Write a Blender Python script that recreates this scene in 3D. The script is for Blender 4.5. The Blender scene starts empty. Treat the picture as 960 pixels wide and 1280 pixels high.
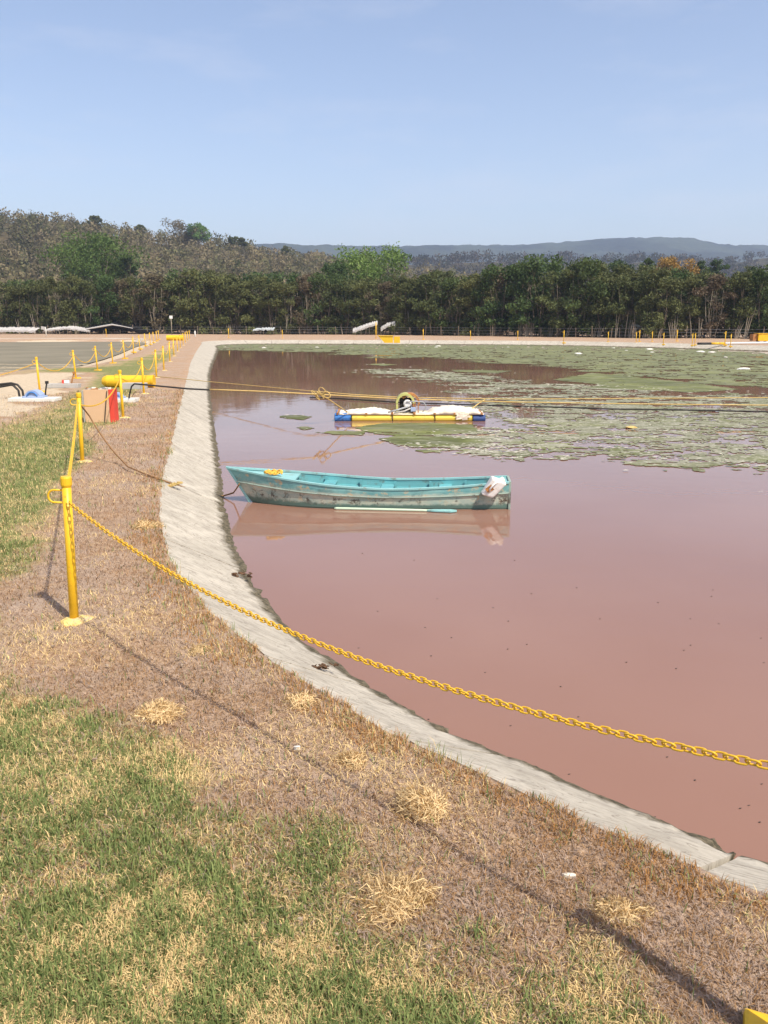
import bpy, bmesh, math, random
import numpy as np
from mathutils import Vector, Matrix
random.seed(7); rng = np.random.default_rng(7)
R = math.radians
sc = bpy.context.scene
# ---------------------------------------------------------------- camera
F = 1050.0; PITCH = R(12.8); CH = 2.0
cam = bpy.data.objects.new('camera', bpy.data.cameras.new('camera'))
sc.collection.objects.link(cam); sc.camera = cam
cam.location = (0, 0, CH); cam.rotation_euler = (R(90) - PITCH, 0, 0)
cam.data.sensor_fit = 'HORIZONTAL'; cam.data.sensor_width = 36; cam.data.lens = 36 * F / 960
cam.data.clip_start = .05; cam.data.clip_end = 20000
# ---------------------------------------------------------------- light
SUN_AZ = Vector((0.65, -0.76)).normalized(); SUN_EL = R(54)
SUN = Vector((SUN_AZ.x * math.cos(SUN_EL), SUN_AZ.y * math.cos(SUN_EL), math.sin(SUN_EL)))
w = bpy.data.worlds.new('World'); sc.world = w; w.use_nodes = True
nt = w.node_tree; nt.nodes.clear()
sky = nt.nodes.new('ShaderNodeTexSky'); sky.sky_type = 'NISHITA'; sky.sun_disc = False
sky.sun_elevation = SUN_EL; sky.sun_rotation = math.atan2(SUN_AZ.x, SUN_AZ.y)
sky.air_density = 1.0; sky.dust_density = 1.8; sky.ozone_density = 1.4; sky.altitude = 100
bg = nt.nodes.new('ShaderNodeBackground'); bg.inputs[1].default_value = 0.15
wo = nt.nodes.new('ShaderNodeOutputWorld')
tint = nt.nodes.new('ShaderNodeMix'); tint.data_type = 'RGBA'; tint.blend_type = 'MULTIPLY'; tint.inputs[0].default_value = 1
tint.inputs[7].default_value = (1.07, .965, .945, 1); nt.links.new(sky.outputs[0], tint.inputs[6])
tc = nt.nodes.new('ShaderNodeTexCoord'); mp = nt.nodes.new('ShaderNodeMapping'); mp.inputs['Location'].default_value = (.7, .4, .2); mp.inputs['Scale'].default_value = (3, 3, 12); nt.links.new(tc.outputs['Generated'], mp.inputs[0])
cn = nt.nodes.new('ShaderNodeTexNoise'); cn.inputs['Scale'].default_value = 2.2; cn.inputs['Detail'].default_value = 6; cn.inputs['Roughness'].default_value = .6; nt.links.new(mp.outputs[0], cn.inputs['Vector'])
cr_ = nt.nodes.new('ShaderNodeMapRange'); cr_.inputs[1].default_value = .50; cr_.inputs[2].default_value = .75; cr_.inputs[4].default_value = .18; nt.links.new(cn.outputs['Fac'], cr_.inputs[0])
cm = nt.nodes.new('ShaderNodeMix'); cm.data_type = 'RGBA'; nt.links.new(cr_.outputs[0], cm.inputs[0]); nt.links.new(tint.outputs[2], cm.inputs[6]); cm.inputs[7].default_value = (4.6, 4.5, 4.8, 1); nt.links.new(cm.outputs[2], bg.inputs[0]); nt.links.new(bg.outputs[0], wo.inputs[0])
sl = bpy.data.lights.new('sun', 'SUN'); sl.energy = 4.4; sl.angle = R(.5); sl.color = (1, .93, .82)
so = bpy.data.objects.new('sun', sl); sc.collection.objects.link(so)
so.rotation_euler = SUN.to_track_quat('Z', 'Y').to_euler()
vs = sc.view_settings; vs.view_transform = 'Standard'; vs.look = 'None'; vs.exposure = 0.42; vs.gamma = 1
sc.cycles.max_bounces = 5; sc.cycles.volume_bounces = 1

# ---------------------------------------------------------------- helpers
col = sc.collection
def at(u, v, z=0.0):
    """where the sight line through photograph position (u,v) meets height z"""
    a = (u - 480) / F; b = (640 - v) / F
    d = (a, math.cos(PITCH) + b * math.sin(PITCH), -math.sin(PITCH) + b * math.cos(PITCH))
    t = (z - CH) / d[2]
    return Vector((d[0] * t, d[1] * t, z))
def aty(u, v, y):
    a = (u - 480) / F; b = (640 - v) / F
    d = (a, math.cos(PITCH) + b * math.sin(PITCH), -math.sin(PITCH) + b * math.cos(PITCH))
    t = y / d[1]
    return Vector((d[0] * t, y, CH + d[2] * t))
def tag(o, label=None, cat=None, group=None, kind=None):
    if label: o['label'] = label
    if cat: o['category'] = cat
    if group: o['group'] = group
    if kind: o['kind'] = kind
    return o
def empty(name, loc, rz=0, sc_=1):
    o = bpy.data.objects.new(name, None); col.objects.link(o)
    o.location = loc; o.rotation_euler.z = rz; o.scale = (sc_,) * 3; o.empty_display_size = .2
    return o
def copy_tree(o, parent=None):
    c = o.copy(); col.objects.link(c); c.parent = parent
    for ch in [x for x in o.children]: copy_tree(ch, c)
    return c
def np_mesh(name, co, quads=None, tris=None, mat=None, parent=None, smooth=False, vcol=None, vfl=None):
    me = bpy.data.meshes.new(name); co = np.asarray(co, np.float32)
    me.vertices.add(len(co)); me.vertices.foreach_set('co', co.ravel())
    parts = []; starts = []; n = 0
    for fa, k in ((quads, 4), (tris, 3)):
        if fa is not None and len(fa):
            fa = np.asarray(fa, np.int32); parts.append(fa.ravel())
            starts.append(n + np.arange(len(fa)) * k); n += len(fa) * k
    me.loops.add(n); me.loops.foreach_set('vertex_index', np.concatenate(parts))
    st = np.concatenate(starts).astype(np.int32)
    me.polygons.add(len(st)); me.polygons.foreach_set('loop_start', st)
    me.polygons.foreach_set('use_smooth', np.full(len(st), smooth))
    me.update(calc_edges=True); me.validate()
    if vcol is not None:
        a = me.color_attributes.new('col', 'FLOAT_COLOR', 'POINT')
        c = np.ones((len(co), 4), np.float32); c[:, :3] = vcol; a.data.foreach_set('color', c.ravel())
    for k_, v_ in (vfl or {}).items():
        a = me.attributes.new(k_, 'FLOAT', 'POINT'); a.data.foreach_set('value', np.asarray(v_, np.float32))
    o = bpy.data.objects.new(name, me); col.objects.link(o)
    if mat: me.materials.append(mat)
    if parent: o.parent = parent
    return o
class MB:
    def __init__(s): s.v = []; s.f = []
    def add(s, v, f):
        n = len(s.v); s.v += [tuple(p) for p in v]; s.f += [tuple(i + n for i in q) for q in f]; return s
    def box(s, c, sz, rz=0, tilt=None, jit=0):
        m = Matrix.Rotation(rz, 3, 'Z')
        if tilt: m = m @ Matrix.Rotation(tilt[1], 3, tilt[0])
        v = []
        for k in range(8):
            p = Vector(((k & 1) - .5, ((k >> 1) & 1) - .5, ((k >> 2) & 1) - .5))
            p = Vector((p.x * sz[0], p.y * sz[1], p.z * sz[2])) + Vector([random.uniform(-jit, jit) for _ in range(3)])
            v.append(m @ p + Vector(c))
        return s.add(v, [(0, 2, 3, 1), (4, 5, 7, 6), (0, 1, 5, 4), (2, 6, 7, 3), (0, 4, 6, 2), (1, 3, 7, 5)])
    def tube(s, pts, r, seg=8, cap=True, closed=False):
        pts = [Vector(p) for p in pts]; n = len(pts); rr = r if hasattr(r, '__len__') else [r] * n
        v = []; f = []; ref = Vector((0, 0, 1)); a = None
        for i, p in enumerate(pts):
            if closed: t = pts[(i + 1) % n] - pts[i - 1]
            else: t = pts[min(i + 1, n - 1)] - pts[max(i - 1, 0)]
            if t.length < 1e-9: t = Vector((0, 0, 1))
            t.normalize()
            if a is None: a = t.orthogonal()
            a = (a - t * a.dot(t))
            a = a.normalized() if a.length > 1e-6 else t.orthogonal().normalized()
            b = t.cross(a)
            for k in range(seg):
                an = 2 * math.pi * k / seg
                v.append(p + (a * math.cos(an) + b * math.sin(an)) * rr[i])
        m = n if closed else n - 1
        for i in range(m):
            j = (i + 1) % n
            for k in range(seg):
                k2 = (k + 1) % seg
                f.append((i * seg + k, i * seg + k2, j * seg + k2, j * seg + k))
        if cap and not closed:
            f.append(tuple(range(seg - 1, -1, -1))); f.append(tuple((n - 1) * seg + k for k in range(seg)))
        return s.add(v, f)
    def build(s, name, mat, parent=None, smooth=False, bevel=0, at0=None):
        me = bpy.data.meshes.new(name); me.from_pydata(s.v, [], s.f); me.update()
        if smooth: me.polygons.foreach_set('use_smooth', [True] * len(me.polygons))
        o = bpy.data.objects.new(name, me); col.objects.link(o); me.materials.append(mat)
        if bevel:
            b = bmesh.new(); b.from_mesh(me)
            bmesh.ops.bevel(b, geom=b.edges[:], offset=bevel, segments=2, affect='EDGES', profile=.6); b.to_mesh(me); b.free()
        if parent: o.parent = parent
        if at0 is not None: o.location = at0
        return o
def hsh(i, j, s):
    h = np.sin(i * 127.1 + j * 311.7 + s * 74.7) * 43758.5453
    return h - np.floor(h)
def vnoise(x, y, s=0):
    xi = np.floor(x); yi = np.floor(y); fx = x - xi; fy = y - yi
    fx = fx * fx * (3 - 2 * fx); fy = fy * fy * (3 - 2 * fy)
    return (hsh(xi, yi, s) * (1 - fx) + hsh(xi + 1, yi, s) * fx) * (1 - fy) + (hsh(xi, yi + 1, s) * (1 - fx) + hsh(xi + 1, yi + 1, s) * fx) * fy
def fbm(x, y, s=0, o=4):
    r = 0; a = .5; t = 0
    for k in range(o):
        r = r + a * vnoise(x, y, s + k * 13); t += a; x = x * 2.03 + 5; y = y * 2.03 + 3; a *= .5
    return r / t
def sm(a, b, x):
    t = np.clip((x - a) / (b - a), 0, 1); return t * t * (3 - 2 * t)
def sdist(px, py, poly):
    """signed distance to a closed polygon, positive outside"""
    P = np.array([(p[0], p[1]) for p in poly]); Q = np.roll(P, -1, 0)
    out = np.full(px.shape, 1e18); ins = np.zeros(px.shape, bool)
    for (ax, ay), (bx, by) in zip(P, Q):
        dx, dy = bx - ax, by - ay; L = dx * dx + dy * dy + 1e-12
        t = np.clip(((px - ax) * dx + (py - ay) * dy) / L, 0, 1)
        out = np.minimum(out, (px - ax - t * dx) ** 2 + (py - ay - t * dy) ** 2)
        c = ((ay > py) != (by > py)) & (px < (bx - ax) * (py - ay) / (by - ay + 1e-12) + ax)
        ins ^= c
    d = np.sqrt(out); return np.where(ins, -d, d)
def smooth_line(P, step, closed=False):
    P = [Vector((p[0], p[1], 0)) for p in P]; out = []; n = len(P)
    for i in range(n - 1 if not closed else n):
        p0 = P[i - 1] if (i > 0 or closed) else P[0]; p1 = P[i]; p2 = P[(i + 1) % n]
        p3 = P[(i + 2) % n] if (closed or i + 2 < n) else P[-1]
        k = max(1, int((p2 - p1).length / step))
        for j in range(k):
            t = j / k
            # centripetal-like hermite with length-scaled tangents
            m1 = (p2 - p0) * ((p2 - p1).length / max((p2 - p1).length + (p1 - p0).length, 1e-6))
            m2 = (p3 - p1) * ((p2 - p1).length / max((p3 - p2).length + (p2 - p1).length, 1e-6))
            out.append((2*t**3 - 3*t*t + 1) * p1 + (t**3 - 2*t*t + t) * m1 + (-2*t**3 + 3*t*t) * p2 + (t**3 - t*t) * m2)
    if not closed: out.append(P[-1])
    return out
# ---------------------------------------------------------------- materials
class NT:
    def __init__(s, name):
        s.m = bpy.data.materials.new(name); s.m.use_nodes = True; s.t = s.m.node_tree
        s.t.nodes.clear(); s.o = s.n('ShaderNodeOutputMaterial'); s.p = s.n('ShaderNodeBsdfPrincipled')
        s.l(s.p.outputs[0], s.o.inputs[0]); s._co = None
    def n(s, t, **k):
        x = s.t.nodes.new(t)
        for a, b in k.items(): setattr(x, a, b)
        return x
    def l(s, a, b): s.t.links.new(a, b)
    def co(s, kind='Object', scale=None):
        if s._co is None: s._co = s.n('ShaderNodeTexCoord')
        c = s._co.outputs[kind]
        if scale:
            m = s.n('ShaderNodeMapping'); m.inputs['Scale'].default_value = scale; s.l(c, m.inputs[0]); c = m.outputs[0]
        return c
    def noise(s, sc_, det=5, rough=.6, dist=0, co=None, scale=None):
        x = s.n('ShaderNodeTexNoise'); x.inputs['Scale'].default_value = sc_; x.inputs['Detail'].default_value = det
        x.inputs['Roughness'].default_value = rough; x.inputs['Distortion'].default_value = dist
        s.l(co or s.co(scale=scale), x.inputs['Vector']); return x.outputs['Fac']
    def ramp(s, fac, stops, interp='LINEAR'):
        x = s.n('ShaderNodeValToRGB'); x.color_ramp.interpolation = interp; e = x.color_ramp.elements
        while len(e) < len(stops): e.new(.5)
        for q, (p, c) in zip(e, stops):
            q.position = p; q.color = (*c, 1) if hasattr(c, '__len__') else (c, c, c, 1)
        s.l(fac, x.inputs[0]); return x.outputs[0]
    def mix(s, fac, a, b, mode='MIX'):
        x = s.n('ShaderNodeMix', data_type='RGBA', blend_type=mode)
        for v, i in ((fac, 0), (a, 6), (b, 7)):
            if hasattr(v, 'links') or isinstance(v, bpy.types.NodeSocket): s.l(v, x.inputs[i])
            elif hasattr(v, '__len__'): x.inputs[i].default_value = (*v, 1)
            else: x.inputs[i].default_value = v if i == 0 else (v, v, v, 1)
        return x.outputs[2]
    def attr(s, name, out='Fac'):
        x = s.n('ShaderNodeAttribute'); x.attribute_name = name; return x.outputs[out]
    def math(s, op, a, b=None, clamp=False):
        x = s.n('ShaderNodeMath', operation=op, use_clamp=clamp)
        for v, i in ((a, 0), (b, 1)):
            if v is None: continue
            if isinstance(v, bpy.types.NodeSocket): s.l(v, x.inputs[i])
            else: x.inputs[i].default_value = v
        return x.outputs[0]
    def bump(s, h, strength, dist=.02):
        x = s.n('ShaderNodeBump'); x.inputs['Strength'].default_value = strength; x.inputs['Distance'].default_value = dist
        s.l(h, x.inputs['Height']); s.l(x.outputs[0], s.p.inputs['Normal']); return s
    def base(s, c, rough=.6, spec=.3, metal=0):
        if isinstance(c, bpy.types.NodeSocket): s.l(c, s.p.inputs['Base Color'])
        else: s.p.inputs['Base Color'].default_value = (*c, 1)
        if isinstance(rough, bpy.types.NodeSocket): s.l(rough, s.p.inputs['Roughness'])
        else: s.p.inputs['Roughness'].default_value = rough
        s.p.inputs['Specular IOR Level'].default_value = spec; s.p.inputs['Metallic'].default_value = metal
        return s
def worn(name, c, dirt=(.18, .11, .06), amt=.55, rough=.5, sc_=14, spec=.4, bump=.25):
    m = NT(name); n1 = m.noise(sc_, 6, .7); n2 = m.noise(sc_ * .22, 3)
    v = m.mix(m.ramp(n2, [(.3, 0), (.7, 1)]), tuple(x * .82 for x in c), c)
    m.base(m.mix(m.ramp(n1, [(amt, 0), (amt + .12, .85)]), v, dirt), rough, spec); m.bump(n1, bump, .004); return m.m
M = {}
M['yellow'] = worn('yellow_paint', (.84, .49, .02), (.36, .18, .04), .585, .42)
M['chain'] = worn('chain_yellow_paint', (.80, .47, .03), (.22, .11, .03), .60, .45, 60)
M['rope'] = worn('yellow_rope_fibre', (.58, .42, .16), (.35, .2, .06), .55, .9, 20, .1)
M['brownrope'] = worn('brown_rope_fibre', (.30, .17, .08), (.12, .07, .03), .55, .9, 20, .1)
M['black'] = worn('black_rubber', (.03, .027, .024), (.12, .09, .06), .6, .6)
M['tan'] = worn('tan_painted_panel', (.70, .46, .27), (.42, .28, .16), .66, .75, 5, .2)
M['red'] = worn('red_paint', (.72, .07, .04), (.4, .12, .07), .66, .6)
M['greyw'] = worn('weathered_grey_concrete', (.46, .44, .40), (.22, .19, .16), .6, .85, 8, .2)
M['white'] = worn('white_plastic', (.80, .78, .74), (.38, .28, .18), .62, .55, 22)
M['bluew'] = worn('blue_plastic', (.05, .20, .52), (.04, .06, .12), .55, .45, 8)
M['pblue'] = worn('faded_blue_casing', (.33, .42, .60), (.3, .27, .22), .6, .6, 12)
M['floaty'] = worn('faded_yellow_drum', (.80, .62, .09), (.42, .33, .12), .58, .5, 6)
M['ring'] = worn('pale_green_shroud', (.50, .50, .16), (.25, .22, .1), .6, .6, 8)
M['orange'] = worn('rusty_orange_guard', (.45, .20, .06), (.16, .07, .03), .5, .7, 12)
M['steel'] = worn('dull_steel', (.35, .36, .36), (.12, .1, .08), .55, .45, 12)
M['crust'] = worn('dried_pale_crust', (.80, .72, .58), (.5, .38, .25), .6, .9, 9, .1, .6)
M['cloth'] = worn('white_tarpaulin', (.50, .48, .45), (.35, .31, .27), .62, .8, .8, .2)
M['net'] = worn('black_shade_net', (.012, .012, .013), (.03, .03, .03), .6, .95, 2, .05)
M['wire'] = worn('fence_wood', (.22, .17, .12), (.1, .08, .06), .55, .9, 4, .1)
M['litter'] = worn('pale_litter', (.72, .70, .62), (.4, .36, .28), .62, .8, 5, .1)
M['tin'] = worn('pale_sheet_roofing', (.48, .52, .52), (.25, .24, .22), .6, .6, .7, .3)
M['palec'] = worn('pale_rim_concrete', (.52, .46, .37), (.38, .33, .25), .6, .9, 2, .1)
M['trunk'] = worn('grey_bark', (.20, .16, .115), (.08, .06, .045), .5, .95, 3, .05, .5)
M['bark2'] = worn('pale_bark', (.34, .29, .22), (.16, .12, .09), .5, .95, 3, .05, .5)
m = NT('vegetable_fibre'); m.base(m.attr('col', 'Color'), .75, .12)
tr = m.n('ShaderNodeBsdfTranslucent'); m.l(m.attr('col', 'Color'), tr.inputs[0])
mx = m.n('ShaderNodeMixShader'); mx.inputs[0].default_value = .22
m.l(m.p.outputs[0], mx.inputs[1]); m.l(tr.outputs[0], mx.inputs[2]); m.l(mx.outputs[0], m.o.inputs[0]); M['fibre'] = m.m
def leafmat(name, a, b, var=.35):
    m = NT(name); oi = m.n('ShaderNodeObjectInfo')
    c = m.mix(m.attr('lc'), a, b)
    g = m.math('MULTIPLY_ADD', oi.outputs['Random'], var); g.node.inputs[2].default_value = 1 - var / 2
    c2 = m.n('ShaderNodeVectorMath', operation='SCALE'); m.l(c, c2.inputs[0]); m.l(g, c2.inputs['Scale'])
    hs = m.n('ShaderNodeHueSaturation'); m.l(c2.outputs[0], hs.inputs['Color'])
    h = m.math('MULTIPLY_ADD', m.math('FRACT', m.math('MULTIPLY', oi.outputs['Random'], 17.3)), .035); h.node.inputs[2].default_value = .485
    m.l(h, hs.inputs['Hue']); m.base(hs.outputs[0], .65, .2)
    tr = m.n('ShaderNodeBsdfTranslucent'); m.l(hs.outputs[0], tr.inputs[0])
    mx = m.n('ShaderNodeMixShader'); mx.inputs[0].default_value = .28
    m.l(m.p.outputs[0], mx.inputs[1]); m.l(tr.outputs[0], mx.inputs[2]); m.l(mx.outputs[0], m.o.inputs[0]); return m.m
M['olive'] = leafmat('olive_leaves', (.046, .058, .019), (.150, .162, .055))
M['green'] = leafmat('green_leaves', (.036, .058, .018), (.095, .140, .042), .2)
M['bright'] = leafmat('bright_green_leaves', (.08, .14, .03), (.20, .30, .075), .1)
M['lush'] = leafmat('lush_green_leaves', (.045, .085, .020), (.13, .205, .05), .1)
M['dry'] = leafmat('dry_brown_leaves', (.095, .075, .042), (.20, .155, .090))
M['rust'] = leafmat('orange_brown_leaves', (.20, .125, .022), (.42, .28, .06), .1)
# ground
m = NT('ground_earth_and_grass')
g = m.attr('green'); s_ = m.attr('sand'); d_ = m.attr('dryz')
n1 = m.noise(1.1, 6, .65); n2 = m.noise(9, 6, .7); n3 = m.noise(55, 4, .7); n4 = m.noise(.25, 4)
soil = m.mix(m.ramp(n2, [(.3, 0), (.7, 1)]), (.25, .145, .085), (.49, .34, .21))
soil = m.mix(m.ramp(n1, [(.42, 0), (.62, 1)]), soil, (.38, .285, .215))
soil = m.mix(m.ramp(n3, [(.52, 0), (.72, .7)]), soil, (.62, .47, .31))
soil = m.mix(m.ramp(n3, [(.28, .7), (.42, 0)]), soil, (.13, .08, .05))
gr = m.mix(m.ramp(n2, [(.35, 0), (.65, 1)]), (.105, .125, .04), (.26, .26, .10))
gr = m.mix(m.ramp(n3, [(.5, 0), (.75, .6)]), gr, (.42, .36, .17))
strw = m.mix(m.ramp(n2, [(.35, 0), (.65, 1)]), (.30, .21, .11), (.52, .40, .21))
patch = m.math('ADD', m.noise(4.5, 7, .75), m.math('MULTIPLY', m.math('SUBTRACT', g, .5), .35))
gr = m.mix(m.ramp(patch, [(.44, 0), (.58, 1)]), strw, gr)
gf = m.math('ADD', g, m.math('MULTIPLY', m.math('SUBTRACT', m.noise(3.1, 6, .7), .5), .8))
c = m.mix(m.ramp(gf, [(.30, 0), (.55, 1)]), soil, gr)
sand = m.mix(m.ramp(n2, [(.3, 0), (.7, 1)]), (.42, .33, .22), (.62, .51, .36))
sf = m.math('ADD', s_, m.math('MULTIPLY', m.math('SUBTRACT', n1, .5), .8))
c = m.mix(m.ramp(sf, [(.4, 0), (.6, 1)]), c, sand)
m.base(c, .95, .08); m.bump(m.math('ADD', n2, m.math('MULTIPLY', n3, .6)), .8, .03); M['ground'] = m.m
# apron concrete
m = NT('apron_concrete'); z = m.n('ShaderNodeSeparateXYZ'); m.l(m.co(), z.inputs[0])
n1 = m.noise(1.6, 6, .65); n2 = m.noise(26, 6, .75); n3 = m.noise(5, 5, .7)
c = m.mix(m.ramp(n1, [(.3, 0), (.7, 1)]), (.40, .36, .285), (.545, .495, .40))
c = m.mix(m.ramp(n3, [(.45, 0), (.65, .75)]), c, (.33, .295, .235))
stk_ = m.noise(30, 4, .6, scale=(.15, 1, 1)); c = m.mix(m.ramp(stk_, [(.5, 0), (.7, .45)]), c, (.30, .265, .21))
c = m.mix(m.ramp(n2, [(.55, 0), (.72, .55)]), c, (.27, .24, .19))
cr = m.noise(4.5, 3, .6, 1.2, scale=(.35, 1.6, 1))
c = m.mix(m.ramp(cr, [(.482, 0), (.5, .9), (.518, 0)]), c, (.22, .19, .15))
zz = m.math('ADD', z.outputs[2], m.math('MULTIPLY', m.math('SUBTRACT', m.noise(3.2, 6, .75), .5), .16))
wf = m.ramp(m.math('ADD', zz, 1.0), [(.635, 1), (.675, 0)])
c = m.mix(wf, c, m.mix(m.ramp(n2, [(.4, 0), (.6, 1)]), (.05, .045, .028), (.17, .14, .09)))
m.base(c, .9, .15); m.bump(m.math('ADD', n2, n3), .35, .01); M['concrete'] = m.m
# water
def water(name, c1, c2, rough, bmp):
    m = NT(name); n = m.noise(.22, 4, .5)
    m.base(m.mix(m.ramp(n, [(.35, 0), (.65, 1)]), c1, c2), rough, .5)
    m.p.inputs['IOR'].default_value = 1.33
    h = m.noise(1.8, 3, .5, scale=(1, 1.6, 1)); h2 = m.noise(.35, 3, .5)
    hh = m.math('MULTIPLY', h, m.ramp(h2, [(.35, .25), (.7, 1)]))
    m.bump(hh, bmp, .02); return m.m
M['water'] = water('murky_pink_brown_water', (.240, .126, .086), (.272, .152, .108), .03, .16)
M['water2'] = water('stagnant_grey_green_water', (.170, .148, .095), (.225, .195, .13), .75, .2)
m = NT('floating_algae'); n1 = m.noise(.5, 5, .6, scale=(.5, 1, 1)); n2 = m.noise(11, 6, .8, scale=(.8, 1, 1)); n3 = m.noise(3, 6, .75, scale=(.5, 1, 1))
sc0 = m.attr('scum')
c = m.mix(m.ramp(n1, [(.35, 0), (.65, 1)]), (.092, .108, .026), (.185, .198, .058))
mo = m.noise(1.6, 6, .75, scale=(.35, 1, 1)); c = m.mix(m.ramp(mo, [(.42, .6), (.55, 0)]), c, (.06, .065, .03)); c = m.mix(m.ramp(mo, [(.52, 0), (.66, .55)]), c, (.26, .27, .12))
c = m.mix(m.math('MULTIPLY', m.math('MULTIPLY', sc0, .85), m.ramp(m.noise(.9, 5, .7, scale=(.4, 1, 1)), [(.36, .15), (.56, 1)])), c, (.165, .163, .10))
c = m.mix(m.math('MULTIPLY', m.ramp(n3, [(.45, 0), (.65, 1)]), m.math('MULTIPLY_ADD', sc0, .7)), c, (.27, .26, .19))
c = m.mix(m.math('MULTIPLY', m.ramp(n2, [(.53, 0), (.63, 1)]), sc0), c, (.50, .48, .38))
m.base(c, .8, .2); m.bump(n2, .3, .01); M['algae'] = m.m
# hull
m = NT('boat_hull_paint'); h = m.attr('h'); n1 = m.noise(3.2, 6, .7, scale=(1, 3, 3)); n2 = m.noise(14, 6, .75); n3 = m.noise(2.2, 5, .7, 1, scale=(1, 2, 2.5))
turq = m.mix(m.ramp(n1, [(.35, 0), (.65, 1)]), (.09, .27, .28), (.23, .42, .39))
pale = m.mix(m.ramp(n1, [(.3, 0), (.7, 1)]), (.20, .33, .30), (.54, .52, .40))
hf = m.math('ADD', h, m.math('MULTIPLY', m.math('SUBTRACT', n3, .5), .30))
c = m.mix(m.ramp(hf, [(.72, 0), (.80, 1)]), pale, turq)
c = m.mix(m.ramp(m.math('ADD', h, m.math('MULTIPLY', m.math('SUBTRACT', n2, .5), .16)), [(.47, 1), (.52, 0)]), c, (.10, .17, .14))
st = m.math('MULTIPLY', m.ramp(h, [(.44, 0), (.54, 1), (.66, .5), (.95, .12)]), m.ramp(m.noise(5, 6, .8, .6), [(.525, 0), (.60, 1)]))
c = m.mix(st, c, (.055, .035, .025))
c = m.mix(m.math('MULTIPLY', m.ramp(m.noise(8, 6, .7), [(.56, 0), (.62, .8)]), m.ramp(h, [(.45, 0), (.6, 1)])), c, (.50, .36, .20))
m.base(c, .55, .35); m.bump(n2, .3, .006); M['hull'] = m.m
M['turq'] = worn('turquoise_boat_paint', (.13, .40, .42), (.12, .18, .16), .54, .55, 7)
M['turql'] = worn('pale_turquoise_trim', (.28, .54, .52), (.22, .24, .18), .55, .55, 9)
M['oar'] = worn('pale_green_oar_paint', (.55, .68, .50), (.3, .3, .2), .62, .6, 6)

# ================================================================ SETTING
WZ = -0.4                                                       # pond water level
O_px = [(960,1123),(870,1094),(800,1058),(720,1025),(650,993),(560,951),(480,915),(400,870),(330,822),(280,782),(240,745),(212,700),(200,650),(203,600),(213,560),(222,520),(232,480),(240,450)]
edge = [at(*q) for q in O_px]
near_right = [Vector((60, 2.5, 0)), Vector((30, .2, 0)), Vector((12, .3, 0)), Vector((6, 1.0, 0)), Vector((3.2, 1.85, 0)), Vector((2.1, 2.32, 0))]
far = [Vector((-16.2, 76, 0)), Vector((-18.0, 86.5, 0)), Vector((-16.5, 91.3, 0)), Vector((-12, 93, 0)), Vector((0, 92.3, 0)), Vector((10, 90.5, 0)), Vector((18.5, 87.3, 0)), Vector((28, 77.5, 0)), Vector((34, 68, 0)), Vector((44, 56, 0)), Vector((58, 40, 0)), Vector((66, 20, 0))]
pond = near_right + edge + far
i0 = 0
line = smooth_line(pond, .35, closed=True)                      # outer edge of the apron, closed
poly1 = [(p.x, p.y) for p in line[::2]]
# second pond on the left
pond2_px = [(-260,486),(-60,474),(0,467),(60,465),(100,457),(130,449),(150,442),(168,434),(184,429.3),(176,427.2),(150,427),(0,427.6),(-300,429)]
poly2 = [tuple(at(u, v, -.3)[:2]) for u, v in pond2_px]
def apron_w(p): return .80 + .06 * sm(4.5, 3.5, np.asarray(p.y)) + .7 * sm(25, 75, np.asarray(p.y)) * 1.0
sandreg = [tuple(at(u, v)[:2]) for u, v in ((-300, 475), (0, 470), (70, 466), (108, 466), (88, 484), (45, 500), (0, 524), (-300, 600))]
# tree line
TL = [at(-420, 419), at(0, 417.3), at(450, 418.2), at(650, 420.5), at(800, 423), at(960, 424), at(1300, 426)]

NA = []
a = -180
while a < 180:
    NA.append(a); a += .28 if -32 <= a < 32 else (1.0 if -60 <= a < 60 else 5)
NA = np.radians(np.array(NA)); NR = np.concatenate([[.3], .9 * 1.019 ** np.arange(0, 447)])
NR = NR[NR < 3900]
A, RR = np.meshgrid(NA, NR); gx = (np.sin(A) * RR).ravel(); gy = (np.cos(A) * RR).ravel()
def ground_fields(x, y):
    d1 = sdist(x, y, poly1); d2 = sdist(x, y, poly2)
    wob = (fbm(x * 1.3, y * 1.3, 3) - .5)
    T = .64 + .42 * sm(3.6, 4.9, y)
    green = sm(T - .15, T + .55, d1 + wob * .9) * (.70 + .15 * sm(4.2, 3.2, y) - .10 * np.exp(-((y - 5.0) / .8) ** 2)) * sm(2.0, 4.5, d2 + wob * 2)
    green = green + .5 * (fbm(x * .6, y * .6, 9) - .5)
    green = green - .8 * sm(55, 85, y)
    # lusher turf at the far left of the first posts, dusty ground round the box
    green = green + .30 * np.exp(-(((x + 4.9) / 1.7) ** 2 + ((y - 10.5) / 3.6) ** 2))
    green = green + .25 * sm(1.2, 2.6, d1) * sm(20, 30, y) * sm(70, 55, y) * sm(1.5, 2.5, d2)
    ds = sdist(x, y, sandreg); sand = np.maximum((1 - sm(.3, 2.2, d2)) * sm(-.5, .2, d2), sm(.9, -.9, ds + wob * 2.5) * .95)
    green = green * sm(-.5, 1.5, ds)
    return d1, d2, green, sand
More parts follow.
